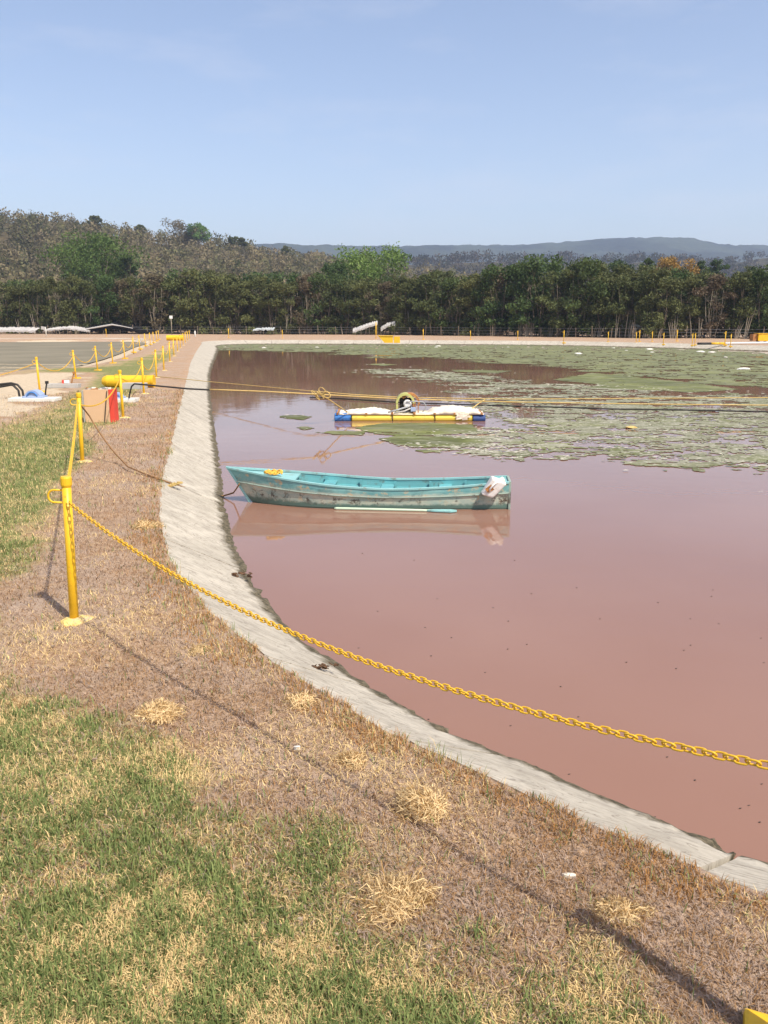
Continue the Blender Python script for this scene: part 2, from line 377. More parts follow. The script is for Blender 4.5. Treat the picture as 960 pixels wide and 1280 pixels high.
def ground_z(x, y, d1, d2):
    z = (fbm(x * 1.7, y * 1.7, 1) - .5) * .05 * sm(0, .6, d1) + (fbm(x * .12, y * .12, 2) - .5) * .12 * sm(2, 8, d1) * sm(2, 8, d2)
    slope = np.where(d1 > 40, .6, .64 - .37 * sm(12, 60, y))
    ins = .012 - (slope + .25) * np.maximum(-d1, 0)
    z = np.where(d1 < 0, np.maximum(ins, -2.2), z * sm(0, .3, d1) + .018 * sm(-.06, .02, d1) * sm(.5, .1, d1))
    zz = -.34 + .34 * sm(-.2, 2.6, d2) - .5 * sm(.3, -2.5, d2)
    return np.where(d2 < 2.6, np.minimum(z, zz), z)
d1, d2, green, sand = ground_fields(gx, gy)
gz = ground_z(gx, gy, d1, d2)
nr, na = len(NR), len(NA)
i, j = np.meshgrid(np.arange(nr - 1), np.arange(na), indexing='ij'); j2 = (j + 1) % na
quads = np.stack([i * na + j, i * na + j2, (i + 1) * na + j2, (i + 1) * na + j], -1).reshape(-1, 4)[:, ::-1]
gz0 = np.concatenate([gz, [0]]); co = np.stack([np.append(gx, 0), np.append(gy, 0), gz0], -1)
jj = np.arange(na); fan = np.stack([np.full(na, len(gx)), (jj + 1) % na, jj], -1)
tag(np_mesh('ground', co, quads, fan, M['ground'], smooth=True, vfl={'green': np.append(green, .5), 'sand': np.append(sand, 0), 'dryz': np.append(d1, 3)}), kind='structure')

# apron slabs, one object each
apron = tag(empty('concrete_apron', (0, 0, 0)), kind='structure')
L = [0.0]; nl = len(line)
for k in range(1, nl + 1): L.append(L[-1] + (line[k % nl] - line[k - 1]).length)
TOT = L[-1]; Larr = np.array(L)
X = np.array([line[k % nl].x for k in range(nl + 1)]); Y = np.array([line[k % nl].y for k in range(nl + 1)])
def on(s): return np.interp(s % TOT, Larr, X), np.interp(s % TOT, Larr, Y)
def s_of(p):
    d = (X - p.x) ** 2 + (Y - p.y) ** 2; return Larr[int(np.argmin(d))]
def normal(s):
    e = .6; x0, y0 = on(s - e); x1, y1 = on(s + e); t = Vector((x1 - x0, y1 - y0)).normalized()
    n = Vector((t.y, -t.x)); xc, yc = on(s)
    return n
tx, ty = on(s_of(edge[6])); nn = normal(s_of(edge[6]))
NS = 1 if sdist(np.array([tx + nn.x * .5]), np.array([ty + nn.y * .5]), poly1)[0] < 0 else -1
j1 = s_of(at(858, 1080)); j2_ = s_of(at(322, 815)); j3 = s_of(at(213, 556))
cuts = [j1 - 2.7, j1, j1 + (j2_ - j1) * .52, j2_]
k = 3
n_ = max(1, round((j3 - j2_) / 2.8)); cuts += [j2_ + (j3 - j2_) * q / n_ for q in range(1, n_ + 1)]
s0 = cuts[-1]; send = s_of(Vector((44, 56, 0)))
while s0 < send: s0 += 3.0; cuts.append(s0)
def slab(sa, sb, segs, acr, gap=.018, thick=.1):
    v = []; f = []; S = np.linspace(sa + gap, sb - gap, segs + 1)
    for s in S:
        x, y = on(s); n = normal(s) * NS; wd = float(apron_w(Vector((x, y)))); sl = .42 / wd
        for q in range(acr + 1):
            t = q / acr * (wd * 1.9); px, py = x + n.x * t, y + n.y * t
            nz = (float(fbm(np.array(px * 9.), np.array(py * 9.), 5, 3)) - .5)
            z = .012 - sl * t + nz * (.006 + .05 * float(sm(.28, .40, np.array(sl * t))))
            if q == 0:
                e_ = (float(fbm(np.array(px * 5.), np.array(py * 5.), 8, 3)) - .5) * .06; px -= n.x * e_; py -= n.y * e_
            v.append((px, py, z))
    m_ = acr + 1; N = len(v)
    v += [(a, b, c - thick) for a, b, c in v]
    for a in range(segs):
        for q in range(acr):
            k = a * m_ + q; f.append((k, k + 1, k + m_ + 1, k + m_)); f.append((N + k, N + k + m_, N + k + m_ + 1, N + k + 1))
    for a in range(segs):
        k = a * m_; f.append((k, k + m_, N + k + m_, N + k)); k += acr; f.append((k, N + k, N + k + m_, k + m_))
    for q in range(acr):
        k = q; f.append((k, N + k, N + k + 1, k + 1)); k = segs * m_ + q; f.append((k, k + 1, N + k + 1, N + k))
    b = MB(); b.add(v, f); o = b.build('slab', M['concrete'], apron, smooth=False); return o
for q in range(len(cuts) - 1):
    x, y = on(cuts[q]); near = y < 25
    slab(cuts[q], cuts[q + 1], 26 if y < 14 else 6, 22 if y < 14 else 6)
slab(cuts[-1], TOT + cuts[0], 80, 4)
# second pond's far rim
b = MB()
rim = [at(u, v, 0) for u, v in ((-300, 427.2), (0, 425.6), (100, 425.2), (168, 425.4), (181, 427.6))]
rim2 = [at(u, v, -.33) for u, v in ((-300, 428.6), (0, 427.4), (100, 427.0), (166, 427.1), (174, 428.6))]
v = []
for p_, q_ in zip(rim, rim2):
    p_ = Vector((q_.x, q_.y + 1.9, 0)); v += [(p_.x, p_.y + 1.2, .02), (p_.x, p_.y, .03), (q_.x, q_.y, -.34), (q_.x, q_.y, -.6), (p_.x, p_.y + 1.2, -.6)]
f = [tuple((k * 5 + a, k * 5 + (a + 1) % 5, k * 5 + 5 + (a + 1) % 5, k * 5 + 5 + a)) for k in range(4) for a in range(5)]
b.add(v, f + [(4, 3, 2, 1, 0), (20, 21, 22, 23, 24)]); tag(b.build('far_pond_rim', M['palec']), kind='structure')

def poly_obj(name, poly, z, mat):
    bm = bmesh.new(); vs_ = [bm.verts.new((x, y, z)) for x, y in poly]; fc = bm.faces.new(vs_)
    if fc.normal.z < 0: fc.normal_flip()
    bmesh.ops.triangulate(bm, faces=bm.faces[:]); bm.normal_update()
    for f_ in bm.faces:
        if f_.normal.z < 0: f_.normal_flip()
    me = bpy.data.meshes.new(name); bm.to_mesh(me); bm.free(); me.materials.append(mat)
    o = bpy.data.objects.new(name, me); col.objects.link(o); return tag(o, kind='structure')
poly_obj('pond_water', poly1[::3], WZ, M['water'])
poly_obj('left_pond_water', poly2, -.3, M['water2'])

# ---- floating algae (one sheet of scraps and holes)
def W(*px): return [tuple(at(u, v, WZ)[:2]) for u, v in px]
regA = W((250,431.5),(262,438.5),(330,439.5),(400,441),(455,444),(500,447.5),(560,449.5),(640,454),(700,458.5),(740,463),(800,470),(850,475),(880,480),(960,488),(1100,500),(1200,470),(1100,445),(960,441),(860,436),(700,432),(500,430.4),(300,430))
regB = W((450,462.5),(520,462.5),(600,467),(640,473),(700,480),(800,485),(860,492),(960,494),(1150,500),(1300,600),(1100,625),(960,600),(900,594),(850,590),(800,580),(740,574),(640,572),(600,562),(560,560),(545,556),(610,535),(610,505),(560,480))
blobs = [W((443,535),(480,529),(540,529),(596,532),(600,538),(580,543),(540,545),(500,545),(460,541)),
         W((475,549),(500,544),(560,546),(600,549),(612,553),(580,558),(530,560),(490,556)),
         W((395,541),(430,539),(455,540),(452,544),(415,544)), W((345,520),(365,519),(395,521),(380,525),(355,523)),
         W((372,534),(384,533.5),(392,535),(380,537)), W((520,564),(535,562.5),(545,564),(530,566.5)),
         W((690,475),(740,466),(860,478),(925,487),(860,491),(780,484)) , W((455,455.5),(475,454.6),(500,456),(480,457.6)),
         W((730,484),(800,478),(900,483),(880,489),(800,488)), W((560,462),(640,463.5),(620,467),(570,465))]
aa = np.radians(np.arange(-14.5, 34, .075)); rr = [11.0]
while rr[-1] < 98: rr.append(rr[-1] * (1 + .0011 + .00007 * rr[-1]))
A2, R2 = np.meshgrid(aa, rr); x = (np.sin(A2) * R2); y = (np.cos(A2) * R2)
xx, yy = x.ravel(), y.ravel()
def nz(sx, sy, s, o=4): return fbm(xx * sx, yy * sy, s, o) - .5
dA = -sdist(xx, yy, regA); dB = -sdist(xx, yy, regB)
wd = 1 + yy / 40
covA = np.minimum(sm(-.5, .5, dA / wd + nz(.35, .8, 21) * 3), 1)
covB = sm(-.6, .6, dB / wd + nz(.5, 1.2, 22) * 3.0 + nz(5, 7, 62, 3) * 1.6)
dBl = np.full(xx.shape, -1e9)
for bl in blobs: dBl = np.maximum(dBl, -sdist(xx, yy, bl))
covC = sm(-.06, .06, dBl + nz(.9, 2.2, 23) * .35 + nz(6, 8, 63, 3) * .22)
fine = nz(1.5, 2.6, 24, 5); finer = nz(7, 9, 25, 4); finest = nz(24, 18, 26, 2)
holes = sm(-.06, .02, fine * .8 + finer * .5 + finest * .30 + .085 + .25 * nz(.2, .6, 27) )
edgeB = sm(0, 1.6, dB / wd)
cov = np.maximum(np.maximum(covA * sm(-.20, -.14, fine + finer * .5 + finest * .2), covB * holes), covC * sm(-.34, -.28, fine))
scum = np.clip(np.maximum(covB * (1 - covC * sm(.03, .12, dBl)) , 0) * (1 - .65 * covA), 0, 1)
scum = np.maximum(scum, .18 * covA)
ok = (cov > .5) & (sdist(xx, yy, poly1) < -.4)
nrr, naa = x.shape
i, j = np.meshgrid(np.arange(nrr - 1), np.arange(naa - 1), indexing='ij')
q0 = i * naa + j; qs = np.stack([q0, q0 + 1, q0 + naa + 1, q0 + naa], -1).reshape(-1, 4)[:, ::-1]
keep = ok[qs].sum(1) >= 3; qs = qs[keep]
used, inv = np.unique(qs, return_inverse=True); qs = inv.reshape(-1, 4)
co = np.stack([xx[used], yy[used], WZ + .006 + .010 * np.clip(finer[used] + .3, 0, 1)], -1)
tag(np_mesh('algae_mat', co, qs, None, M['algae'], vfl={'scum': scum[used]}), 'broken green and grey algae scum floating over the far half of the pink pond', 'algae', kind='stuff')
# ---- pale froth flecks along the scum's edges
fl = rng.random(len(xx)) < (.050 * covB * (1 - covA) * sm(1.6, .1, dB / wd) * (nz(.8, 2, 91) > .0) + .016 * covB * (nz(.9, 2.5, 92) > .06) + .02 * (covC * (dBl < .08)))
fx, fy = xx[fl], yy[fl]; n = len(fx)
sz = rng.uniform(.004, .015, n) * (1 + fy / 22); asp = rng.uniform(1, 3.5, n)
ang = np.linspace(0, 2 * np.pi, 7)[:-1]
vx = fx[:, None] + np.cos(ang) * (sz * asp)[:, None] * rng.uniform(.6, 1.2, (n, 6)); vy = fy[:, None] + np.sin(ang) * sz[:, None] * rng.uniform(.6, 1.2, (n, 6))
vz = np.full((n, 6), WZ + .018); top = np.stack([fx, fy, np.full(n, WZ + .018) + sz * .3], -1)
co = np.concatenate([np.stack([vx, vy, vz], -1), top[:, None, :]], 1).reshape(-1, 3)
bs = np.arange(n)[:, None] * 7; ks = np.arange(6)
fro = worn('pale_froth', (.58, .55, .44), (.35, .33, .25), .6, .9, 9, .1)
tri = np.stack([bs + ks, bs + (ks + 1) % 6, np.broadcast_to(bs + 6, (n, 6))], -1).reshape(-1, 3)
tag(np_mesh('froth', co, None, tri, fro), 'pale flecks of froth along the edge of the algae scum', 'froth', kind='stuff')

# ---------------------------------------------------------------- hills
def heightfield(name, xs, ys, fn, mat, colfn):
    Xg, Yg = np.meshgrid(xs, ys); Z = fn(Xg, Yg); n1_, n2_ = Xg.shape
    i, j = np.meshgrid(np.arange(n1_ - 1), np.arange(n2_ - 1), indexing='ij'); q = i * n2_ + j
    qs = np.stack([q, q + 1, q + n2_ + 1, q + n2_], -1).reshape(-1, 4)
    return tag(np_mesh(name, np.stack([Xg, Yg, Z], -1).reshape(-1, 3), qs, None, mat, smooth=True, vcol=colfn(Xg, Yg).reshape(-1, 3)), kind='structure')
def skyline(px, dist):
    P = [aty(u, v, dist) for u, v in px]; xs = np.array([p.x for p in P]); zs = np.array([p.z for p in P])
    return lambda x, y: np.interp(x / y * dist, xs, zs)
m = NT('wooded_slope'); c = m.attr('col', 'Color'); n = m.noise(.045, 6, .75)
m.base(m.mix(m.ramp(n, [(.4, .75), (.62, 0)]), c, (.04, .045, .025)), .95, .05); m.bump(n, 1, 9); M['slope'] = m.m
YR = 520
RDROP = 9
ridge = skyline([(u_, v_ + RDROP) for u_, v_ in [(-500,262),(-200,268),(0,270),(40,276),(80,281),(120,284),(160,291),(200,296),(260,302),(300,309),(350,318),(400,325),(440,336),(480,352),(560,372),(700,390),(1000,396)]], YR)
def hz1(x, y):
    t = sm(150, YR, y); b_ = sm(YR + 260, YR, y)
    return np.maximum(ridge(x, np.full_like(y, YR)), 0) * t ** 1.1 * np.minimum(b_, 1) - 1.5 * (1 - t) + (fbm(x * .02, y * .02, 31) - .5) * 10 * t
def c1(x, y):
    n = fbm(x * .02, y * .03, 33)[..., None]; return np.array((.10, .08, .045)) * (1 - n) + np.array((.17, .125, .065)) * n
heightfield('near_hill', np.linspace(-620, 420, 160), np.linspace(150, 800, 90), hz1, M['slope'], c1)
YM = 1050
mid = skyline([(-600,340),(400,335),(520,330),(600,327),(700,328),(760,329),(820,331),(900,330),(930,325),(980,320),(1300,318)], YM)
def hz2(x, y): return mid(x, np.full_like(y, YM)) * sm(520, YM, y) * sm(1500, YM, y) - 2 + (fbm(x * .01, y * .01, 35) - .5) * 14 * sm(520, YM, y)
heightfield('middle_hills', np.linspace(-900, 1300, 160), np.linspace(520, 1500, 60), hz2, M['slope'], lambda x, y: c1(x, y) * .9)
YF = 2900
farl = skyline([(-900,312),(200,312),(370,309),(430,310),(500,311),(560,308),(640,308),(690,305),(750,300.5),(790,299.5),(835,300),(860,305),(890,309.5),(930,308),(960,309),(1100,312),(1900,318)], YF)
def hz3(x, y):
    return farl(x, np.full_like(y, YF)) * sm(1500, YF, y) ** .8 - 3 + (fbm(x * .004, y * .004, 36, 5) - .5) * 60 * sm(1500, 2400, y) * sm(YF - 60, YF - 500, y) + (fbm(x * .03, y * .03, 37, 3) - .5) * 14 * sm(1700, 2400, y)
heightfield('far_hills', np.linspace(-2400, 2600, 420), np.linspace(1500, 3060, 120), hz3, M['slope'], lambda x, y: np.array((.035, .042, .026)) * (.35 + 1.5 * sm(.3, .7, fbm(x * .012, y * .006, 38, 4)))[..., None])

# ================================================================ VEGETATION
def leaf_quads(centres, size, up=.3):
    n = len(centres); d = rng.normal(size=(n, 3)); d /= np.linalg.norm(d, axis=1)[:, None]
    e = rng.normal(size=(n, 3)); e -= d * (e * d).sum(1)[:, None]; e /= np.linalg.norm(e, axis=1)[:, None]
    s = size * rng.uniform(.6, 1.3, n)[:, None]
    v = np.stack([centres - d * s, centres + e * s * .45, centres + d * s, centres - e * s * .45], 1)
    return v.reshape(-1, 3), np.arange(n * 4).reshape(-1, 4)
def crown_points(n, clumps, rad, squash=.75):
    """clumps: list of (centre, radius); points denser toward each clump's shell"""
    C = np.array([c for c, r in clumps]); Rr = np.array([r for c, r in clumps]); k = rng.choice(len(C), n, p=Rr ** 2 / (Rr ** 2).sum())
    d = rng.normal(size=(n, 3)); d /= np.linalg.norm(d, axis=1)[:, None]
    r = rng.random(n) ** .45
    return C[k] + d * (r * Rr[k])[:, None] * np.array([1, 1, squash]), k
def make_tree(name, h, wdt, low, nleaf, leaf, mat, bark, nclump=26, stems=3, shape='round', crown='crown', seed=0):
    r_ = random.Random(seed); t = empty(name, (0, 0, 0)); b = MB(); clumps = []
    for q in range(nclump):
        a = r_.uniform(0, 6.28); zf = r_.random()
        if shape == 'round': rad = wdt / 2 * math.sqrt(max(.08, 1 - (abs(zf - .42) / .62) ** 2))
        elif shape == 'flat': rad = wdt / 2 * (.35 + .65 * zf ** .5)
        else: rad = wdt / 2 * (.95 - .45 * zf)
        rr_ = rad * math.sqrt(r_.random()); c = Vector((rr_ * math.cos(a), rr_ * math.sin(a), low + zf * (h - low)))
        clumps.append((c, r_.uniform(.5, 1.0) * wdt * .19))
    for s in range(stems):
        a = s * 6.28 / stems + r_.uniform(-.5, .5); rt = .035 * h / 2 * (1 if stems == 1 else .6)
        base = Vector((.25 * math.cos(a), .25 * math.sin(a), -.3)) if stems > 1 else Vector((0, 0, -.3))
        tgt = Vector((wdt * .2 * math.cos(a), wdt * .2 * math.sin(a), h * .8)); md = base.lerp(tgt, .5) + Vector((r_.uniform(-.3, .3), r_.uniform(-.3, .3), 0))
        pts = [base, base.lerp(md, .5), md, md.lerp(tgt, .55), tgt]; b.tube(pts, [rt, rt * .8, rt * .6, rt * .4, rt * .15], 6)
        for c, rc in clumps[s::stems]:
            k = r_.choice((1, 2, 3)); o_ = pts[k]
            if c.z > o_.z - .2: b.tube([o_, o_.lerp(c, .5) + Vector((0, 0, -.1 * h / 8)), c], [rt * .35, rt * .2, rt * .06], 4, cap=False)
    b.build('trunk', bark, t, smooth=True)
    P, k = crown_points(nleaf, clumps, wdt)
    out = rng.random(nleaf) < .12; P[out] += rng.normal(size=(out.sum(), 3)) * min(wdt, 7) * .045
    P[:, 2] = np.maximum(P[:, 2], low * .5)
    v, f = leaf_quads(P, leaf); cl = rng.random(len(clumps))[k] * .55 + rng.random(nleaf) * .45
    np_mesh(crown, v, f, None, mat, t, vfl={'lc': np.repeat(cl, 4)})
    return t
SP = [((make_tree('dense_tree', 8.0, 5.8, .4, 3900, .20, M['olive'], M['trunk'], 34, 3, 'round', seed=1)), 'bushy'),
      ((make_tree('dense_tree', 7.2, 5.0, .35, 3300, .18, M['olive'], M['trunk'], 28, 4, 'cone', seed=2)), 'tapering'),
      ((make_tree('dense_tree', 8.6, 5.2, .9, 3000, .19, M['olive'], M['bark2'], 26, 3, 'round', seed=3)), 'airy'),
      ((make_tree('dense_tree', 7.6, 6.4, .4, 4000, .20, M['green'], M['trunk'], 36, 3, 'round', seed=4)), 'deep green'),
      ((make_tree('dense_tree', 6.6, 4.4, .6, 2000, .17, M['dry'], M['bark2'], 22, 4, 'round', seed=5)), 'brownish')]
used_ = [False] * len(SP)
def place(k, x, y, s, rz, label, cat, group=None):
    t = SP[k][0] if not used_[k] else copy_tree(SP[k][0]); used_[k] = True
    t.location = (x, y, -.05); t.rotation_euler.z = rz; t.scale = (s * random.uniform(.9, 1.1), s * random.uniform(.9, 1.1), s)
    return tag(t, label, cat, group)
TLl = [0]
for p, q in zip(TL, TL[1:]): TLl.append(TLl[-1] + (q - p).length)
def on_tl(s):
    s = max(0, min(TLl[-1], s))
    for k in range(len(TL) - 1):
        if s <= TLl[k + 1] or k == len(TL) - 2:
            t = (s - TLl[k]) / (TLl[k + 1] - TLl[k]); p = TL[k].lerp(TL[k + 1], t); d = (TL[k + 1] - TL[k]).normalized(); return p, Vector((-d.y, d.x, 0))
def px_of(p):
    d = p.y * math.cos(PITCH) + (CH - p.z) * math.sin(PITCH); return 480 + F * p.x / d
ORD = ['first','second','third','fourth','fifth','sixth','seventh','eighth','ninth','tenth','eleventh','twelfth','thirteenth','fourteenth','fifteenth','sixteenth','seventeenth','eighteenth','nineteenth','twentieth']
def ordn(n):
    if n <= 20: return ORD[n - 1]
    tens = {2: ('twenty', 'twentieth'), 3: ('thirty', 'thirtieth'), 4: ('forty', 'fortieth'), 5: ('fifty', 'fiftieth'), 6: ('sixty', 'sixtieth')}[n // 10]
    return tens[1] if n % 10 == 0 else tens[0] + '-' + ORD[n % 10 - 1]
cnt = 0
# heights of the front row as a skyline: photo y of the tree tops
topv = ([-200, 0, 60, 120, 180, 240, 330, 400, 470, 520, 560, 600, 640, 700, 740, 800, 850, 900, 960, 1200], [350, 352, 350, 345, 343, 338, 345, 345, 345, 338, 345, 335, 328, 326, 335, 336, 342, 340, 338, 338])
s = 0.0
while s < TLl[-1]:
    p, n = on_tl(s); u = px_of(p)
    if -40 < u < 1010:
        q = p + n * random.uniform(1.0, 2.6); vt = np.interp(u, *topv) + random.uniform(-8, 9)
        hh = aty(u, vt, q.y).z
        k = random.choices(range(5), (4, 4, 3, 3, 2.2))[0]
        if 590 < u < 720: k = random.choice((0, 3, 3))
        nat = (8.0, 7.2, 8.6, 7.6, 6.6)[k]; cnt += 1
        place(k, q.x, q.y, hh / nat / 1.05, random.uniform(0, 6.28), f'{SP[k][1]} tree, {ordn(cnt)} from the left in the front row behind the wire fence', 'tree', 'trees in the row behind the wire fence')
    s += random.uniform(2.5, 3.6)
for row, off in ((1, 5.0), (2, 9.0)):
    s = random.uniform(0, 2)
    while s < TLl[-1]:
        p, n = on_tl(s); u = px_of(p)
        if -60 < u < 1030:
            q = p + n * (off + random.uniform(-1, 1)); vt = np.interp(u, *topv) + random.uniform(-4, 9) - 1
            hh = aty(u, vt, q.y).z; k = random.choices(range(5), (4, 4, 3, 2, 2))[0]; nat = (8.0, 7.2, 8.6, 7.6, 6.6)[k]
            place(k, q.x, q.y, hh / nat / 1.05, random.uniform(0, 6.28), 'dark olive tree crowded behind the front row, mostly hidden by it', 'tree', 'trees filling the belt behind the front row')
        s += random.uniform(3.2, 4.4)
# single trees that stand out
def solo(name, u, vtop, wpx, y, hcrown_px, nleaf, leaf, mat, bark, label, shape='round', ncl=34, seed=11, ground=0.0, stems=3):
    c = aty(u, vtop, y); wdt = wpx / F * y; h = c.z - ground; low = max(.5, h - hcrown_px / F * y)
    t = make_tree(name, h / 1.05, wdt * .92, low, nleaf, leaf, mat, bark, ncl, stems, shape, seed=seed); t.location = (c.x, y, ground)
    return tag(t, label, 'tree')
solo('large_green_tree', 114, 292, 114, 190, 64, 9000, .34, M['lush'], M['bark2'], 'large round green tree rising above the brown scrub at left', ncl=60, seed=12, ground=4)
solo('small_dark_tree', 158, 313, 24, 188, 30, 1500, .3, M['green'], M['trunk'], 'small dark green tree at the right foot of the large round tree', seed=13, ground=4)
solo('bright_green_tree', 460, 304, 104, 150, 48, 5600, .26, M['bright'], M['bark2'], 'bright green spreading tree with layered branches above the middle of the belt', 'flat', 44, 14)
solo('dark_green_tree', 418, 326, 46, 146, 32, 2400, .26, M['green'], M['trunk'], 'dark green tree touching the left side of the bright spreading tree', seed=15)
solo('orange_tree', 842, 319, 62, 170, 34, 3600, .27, M['rust'], M['bark2'], 'orange-brown tree above the belt at right', ncl=36, seed=16)
solo('dark_green_tree', 812, 321, 24, 168, 30, 1600, .26, M['green'], M['trunk'], 'dark green tree against the left side of the orange tree', seed=17)
solo('green_tree', 776, 324, 42, 172, 26, 2200, .28, M['green'], M['trunk'], 'mid green domed tree a little way left of the orange tree', seed=18)
solo('dark_green_tree', 878, 323, 20, 180, 24, 1200, .28, M['green'], M['trunk'], 'small dark green tree just right of the orange tree', seed=19)
solo('dark_green_tree', 899, 322, 26, 182, 26, 1500, .28, M['green'], M['trunk'], 'round dark green tree, larger of the two right of the orange tree', seed=20)
solo('olive_tree', 941, 331, 34, 185, 24, 1500, .28, M['olive'], M['trunk'], 'olive tree near the right edge of the picture above the belt', seed=21)
def hill_z(x, y): return float(hz1(np.array([x]), np.array([y]))[0])
for u, vt, wpx, hp, mt, lb, sd in ((232, 276, 54, 24, 'dry', 'broad umbrella-shaped tree on the ridge, pale olive crown', 30), (247, 280, 32, 18, 'bright', 'pale green tree joined to the right side of the umbrella-shaped ridge tree', 31),
        (118, 270, 17, 13, 'olive', 'dark rounded tree standing alone on the left ridge', 32), (291, 295, 12, 8, 'olive', 'small flat-topped tree on the ridge right of the umbrella tree', 33), (303, 297, 12, 9, 'olive', 'small rounded tree beside the flat-topped ridge tree', 34),
        (176, 281, 12, 9, 'olive', 'small dark tree on the ridge left of the umbrella tree', 35), (357, 307, 10, 10, 'olive', 'small tree near the right end of the near ridge', 36)):
    c = aty(u, vt, 440); g0 = hill_z(c.x, 440); solo('ridge_tree', u, vt, wpx, 440, hp, 2600, .5, M[mt], M['bark2'], lb, 'flat' if sd in (30, 33) else 'round', 26, sd, ground=min(g0, c.z - 5), stems=2)
# far-off scrub wood on the hills: one mass
def wood(name, pts, zf, label, nq=85):
    vs_, fs_, cs_ = [], [], []; base = 0
    for (x, y, r, h, colr) in pts:
        z0 = zf(x, y); d = rng.normal(size=(nq, 3)); d /= np.linalg.norm(d, axis=1)[:, None]
        P = d * (rng.random(nq) ** .4)[:, None] * np.array([r, r, h * .46]) + np.array([x, y, z0 + h * .5])
        v, f = leaf_quads(P, r * .22); vs_.append(v); fs_.append(f + base); base += len(v)
        cs_.append(np.repeat(np.array(colr)[None] * rng.uniform(.8, 1.2, (nq, 1)), 4, 0))
        for s in range(1 if random.random() < .35 else 0):      # bare pale stems
            a = rng.uniform(0, 6.28); sx = x + rng.uniform(-r, r) * .5; wv = .06 + r * .02; q = np.array([[sx - wv, y - .3, z0], [sx + wv, y - .3, z0], [sx + wv * .5 + math.cos(a) * r * .5, y - .3, z0 + h * .95], [sx + math.cos(a) * r * .5, y - .3, z0 + h * .95]])
            vs_.append(q); fs_.append(np.arange(4)[None] + base); base += 4; cs_.append(np.tile([[.17, .145, .11]], (4, 1)))
    return tag(np_mesh(name, np.concatenate(vs_), np.concatenate(fs_), None, M['fibre'], vcol=np.concatenate(cs_)), label, 'woodland', kind='stuff')
PAL = [(.20, .165, .085), (.175, .155, .075), (.22, .175, .10), (.15, .145, .065), (.19, .16, .095)]
PALG = [(.085, .085, .034), (.10, .09, .04), (.07, .075, .03), (.115, .095, .05)]
def pal(x, y):
    g_ = float(fbm(np.array(x * .012), np.array(y * .012), 77, 3)); q = .15 + .75 * (y < 230) + 2.2 * (g_ - .5)
    return random.choice(PALG if random.random() < q else PAL)
pts = []
for k in range(1750):
    y = 150 + 400 * random.random() ** 1.1; u = random.uniform(-60, 470 + 60 * (y < 260)); x = (u - 480) / F * y
    if 150 < u < 252 and 205 < y < 275 and random.random() < .8: continue
    r = random.uniform(2.0, 4.2); pts.append((x, y, r, random.uniform(5, 9.5), pal(x, y)))
wood('hillside_scrub', pts, lambda x, y: max(0, hill_z(x, y)), 'brown and grey-green leafless scrub covering the near hill', 80)
pts = []
for k in range(800):
    y = random.choice((random.uniform(135, 230), random.uniform(230, 620))); u = random.uniform(440, 1010); x = (u - 480) / F * y
    h = random.uniform(7, 10.5) if y < 230 else random.uniform(8, 15)
    pts.append((x, y, random.uniform(2.2, 4), h, pal(x, y)))
def zr(x, y): return max(0.0, hill_z(x, y) if y > 150 else 0.0) if y < 520 else 0.0
wood('valley_scrub', pts, lambda x, y: max(0, hill_z(x, y)) + .012 * max(0, y - 150), 'brown scrub on the low ground beyond the tree belt at right', 85)
pts = []
for k in range(420):
    y = random.uniform(700, 1060); u = random.uniform(340, 1000); x = (u - 480) / F * y
    pts.append((x, y, random.uniform(5, 9), random.uniform(9, 15), random.choice([(.065, .058, .04), (.05, .05, .03), (.08, .066, .05)])))
wood('mid_hill_scrub', pts, lambda x, y: float(hz2(np.array([x]), np.array([y]))[0]), 'grey-brown wooded rise between the tree belt and the blue hills', 70)

# ---- grass blades
def blades(name, x, y, z, length, width, lean, colr, label, curl=.5):
    n = len(x); a = rng.uniform(0, 2 * np.pi, n); dx, dy = np.cos(a), np.sin(a); b_ = a + rng.choice((-1, 1), n) * np.pi / 2 + rng.normal(0, .4, n)
    sx, sy = np.cos(b_) * width, np.sin(b_) * width
    h1 = length * .55; l1 = lean * .6
    p0 = np.stack([x, y, z], -1); p1 = p0 + np.stack([dx * np.sin(l1) * h1, dy * np.sin(l1) * h1, np.cos(l1) * h1], -1)
    l2 = np.minimum(lean * 1.5, 1.75); h2 = length * .5; p2 = p1 + np.stack([dx * np.sin(l2) * h2, dy * np.sin(l2) * h2, np.cos(l2) * h2], -1)
    w0 = np.stack([sx, sy, np.zeros(n)], -1)
    v = np.stack([p0 - w0, p0 + w0, p1 + w0 * .75, p1 - w0 * .75, p2], 1).reshape(-1, 3); bs = np.arange(n)[:, None] * 5
    o = np_mesh(name, v, bs + np.array([0, 1, 2, 3]), bs + np.array([3, 2, 4]), M['fibre'], vcol=np.repeat(colr, 5, 0)); return o
def scatter(n, r0, r1, a0, a1, pw):
    r = (r0 ** pw + (r1 ** pw - r0 ** pw) * rng.random(n)) ** (1 / pw); a = np.radians(rng.uniform(a0, a1, n)); return np.sin(a) * r, np.cos(a) * r
bx_, by_ = scatter(560000, 1.6, 26, -32, 30, .2)
d1, d2, green, sand = ground_fields(bx_, by_)
gf = green + (fbm(bx_ * 3.0, by_ * 3.0, 41, 5) - .5) * .7 + (fbm(bx_ * 9, by_ * 9, 42, 3) - .5) * .4
keep = (d1 > .0 + .18 * (fbm(bx_ * 6, by_ * 6, 46, 3) - .5)) & (d2 > 1.5) & ~((sand > .5) & (rng.random(len(bx_)) < .8))
edge_t = sm(.30, .0, d1 + (fbm(bx_ * 3, by_ * 3, 47, 3) - .5) * .5)
pg = sm(.26, .84, gf)
keep &= rng.random(len(bx_)) < (.62 + .38 * np.maximum(pg, edge_t))
bx_, by_, d1, d2, gf, edge_t, pg = [q[keep] for q in (bx_, by_, d1, d2, gf, edge_t, pg)]
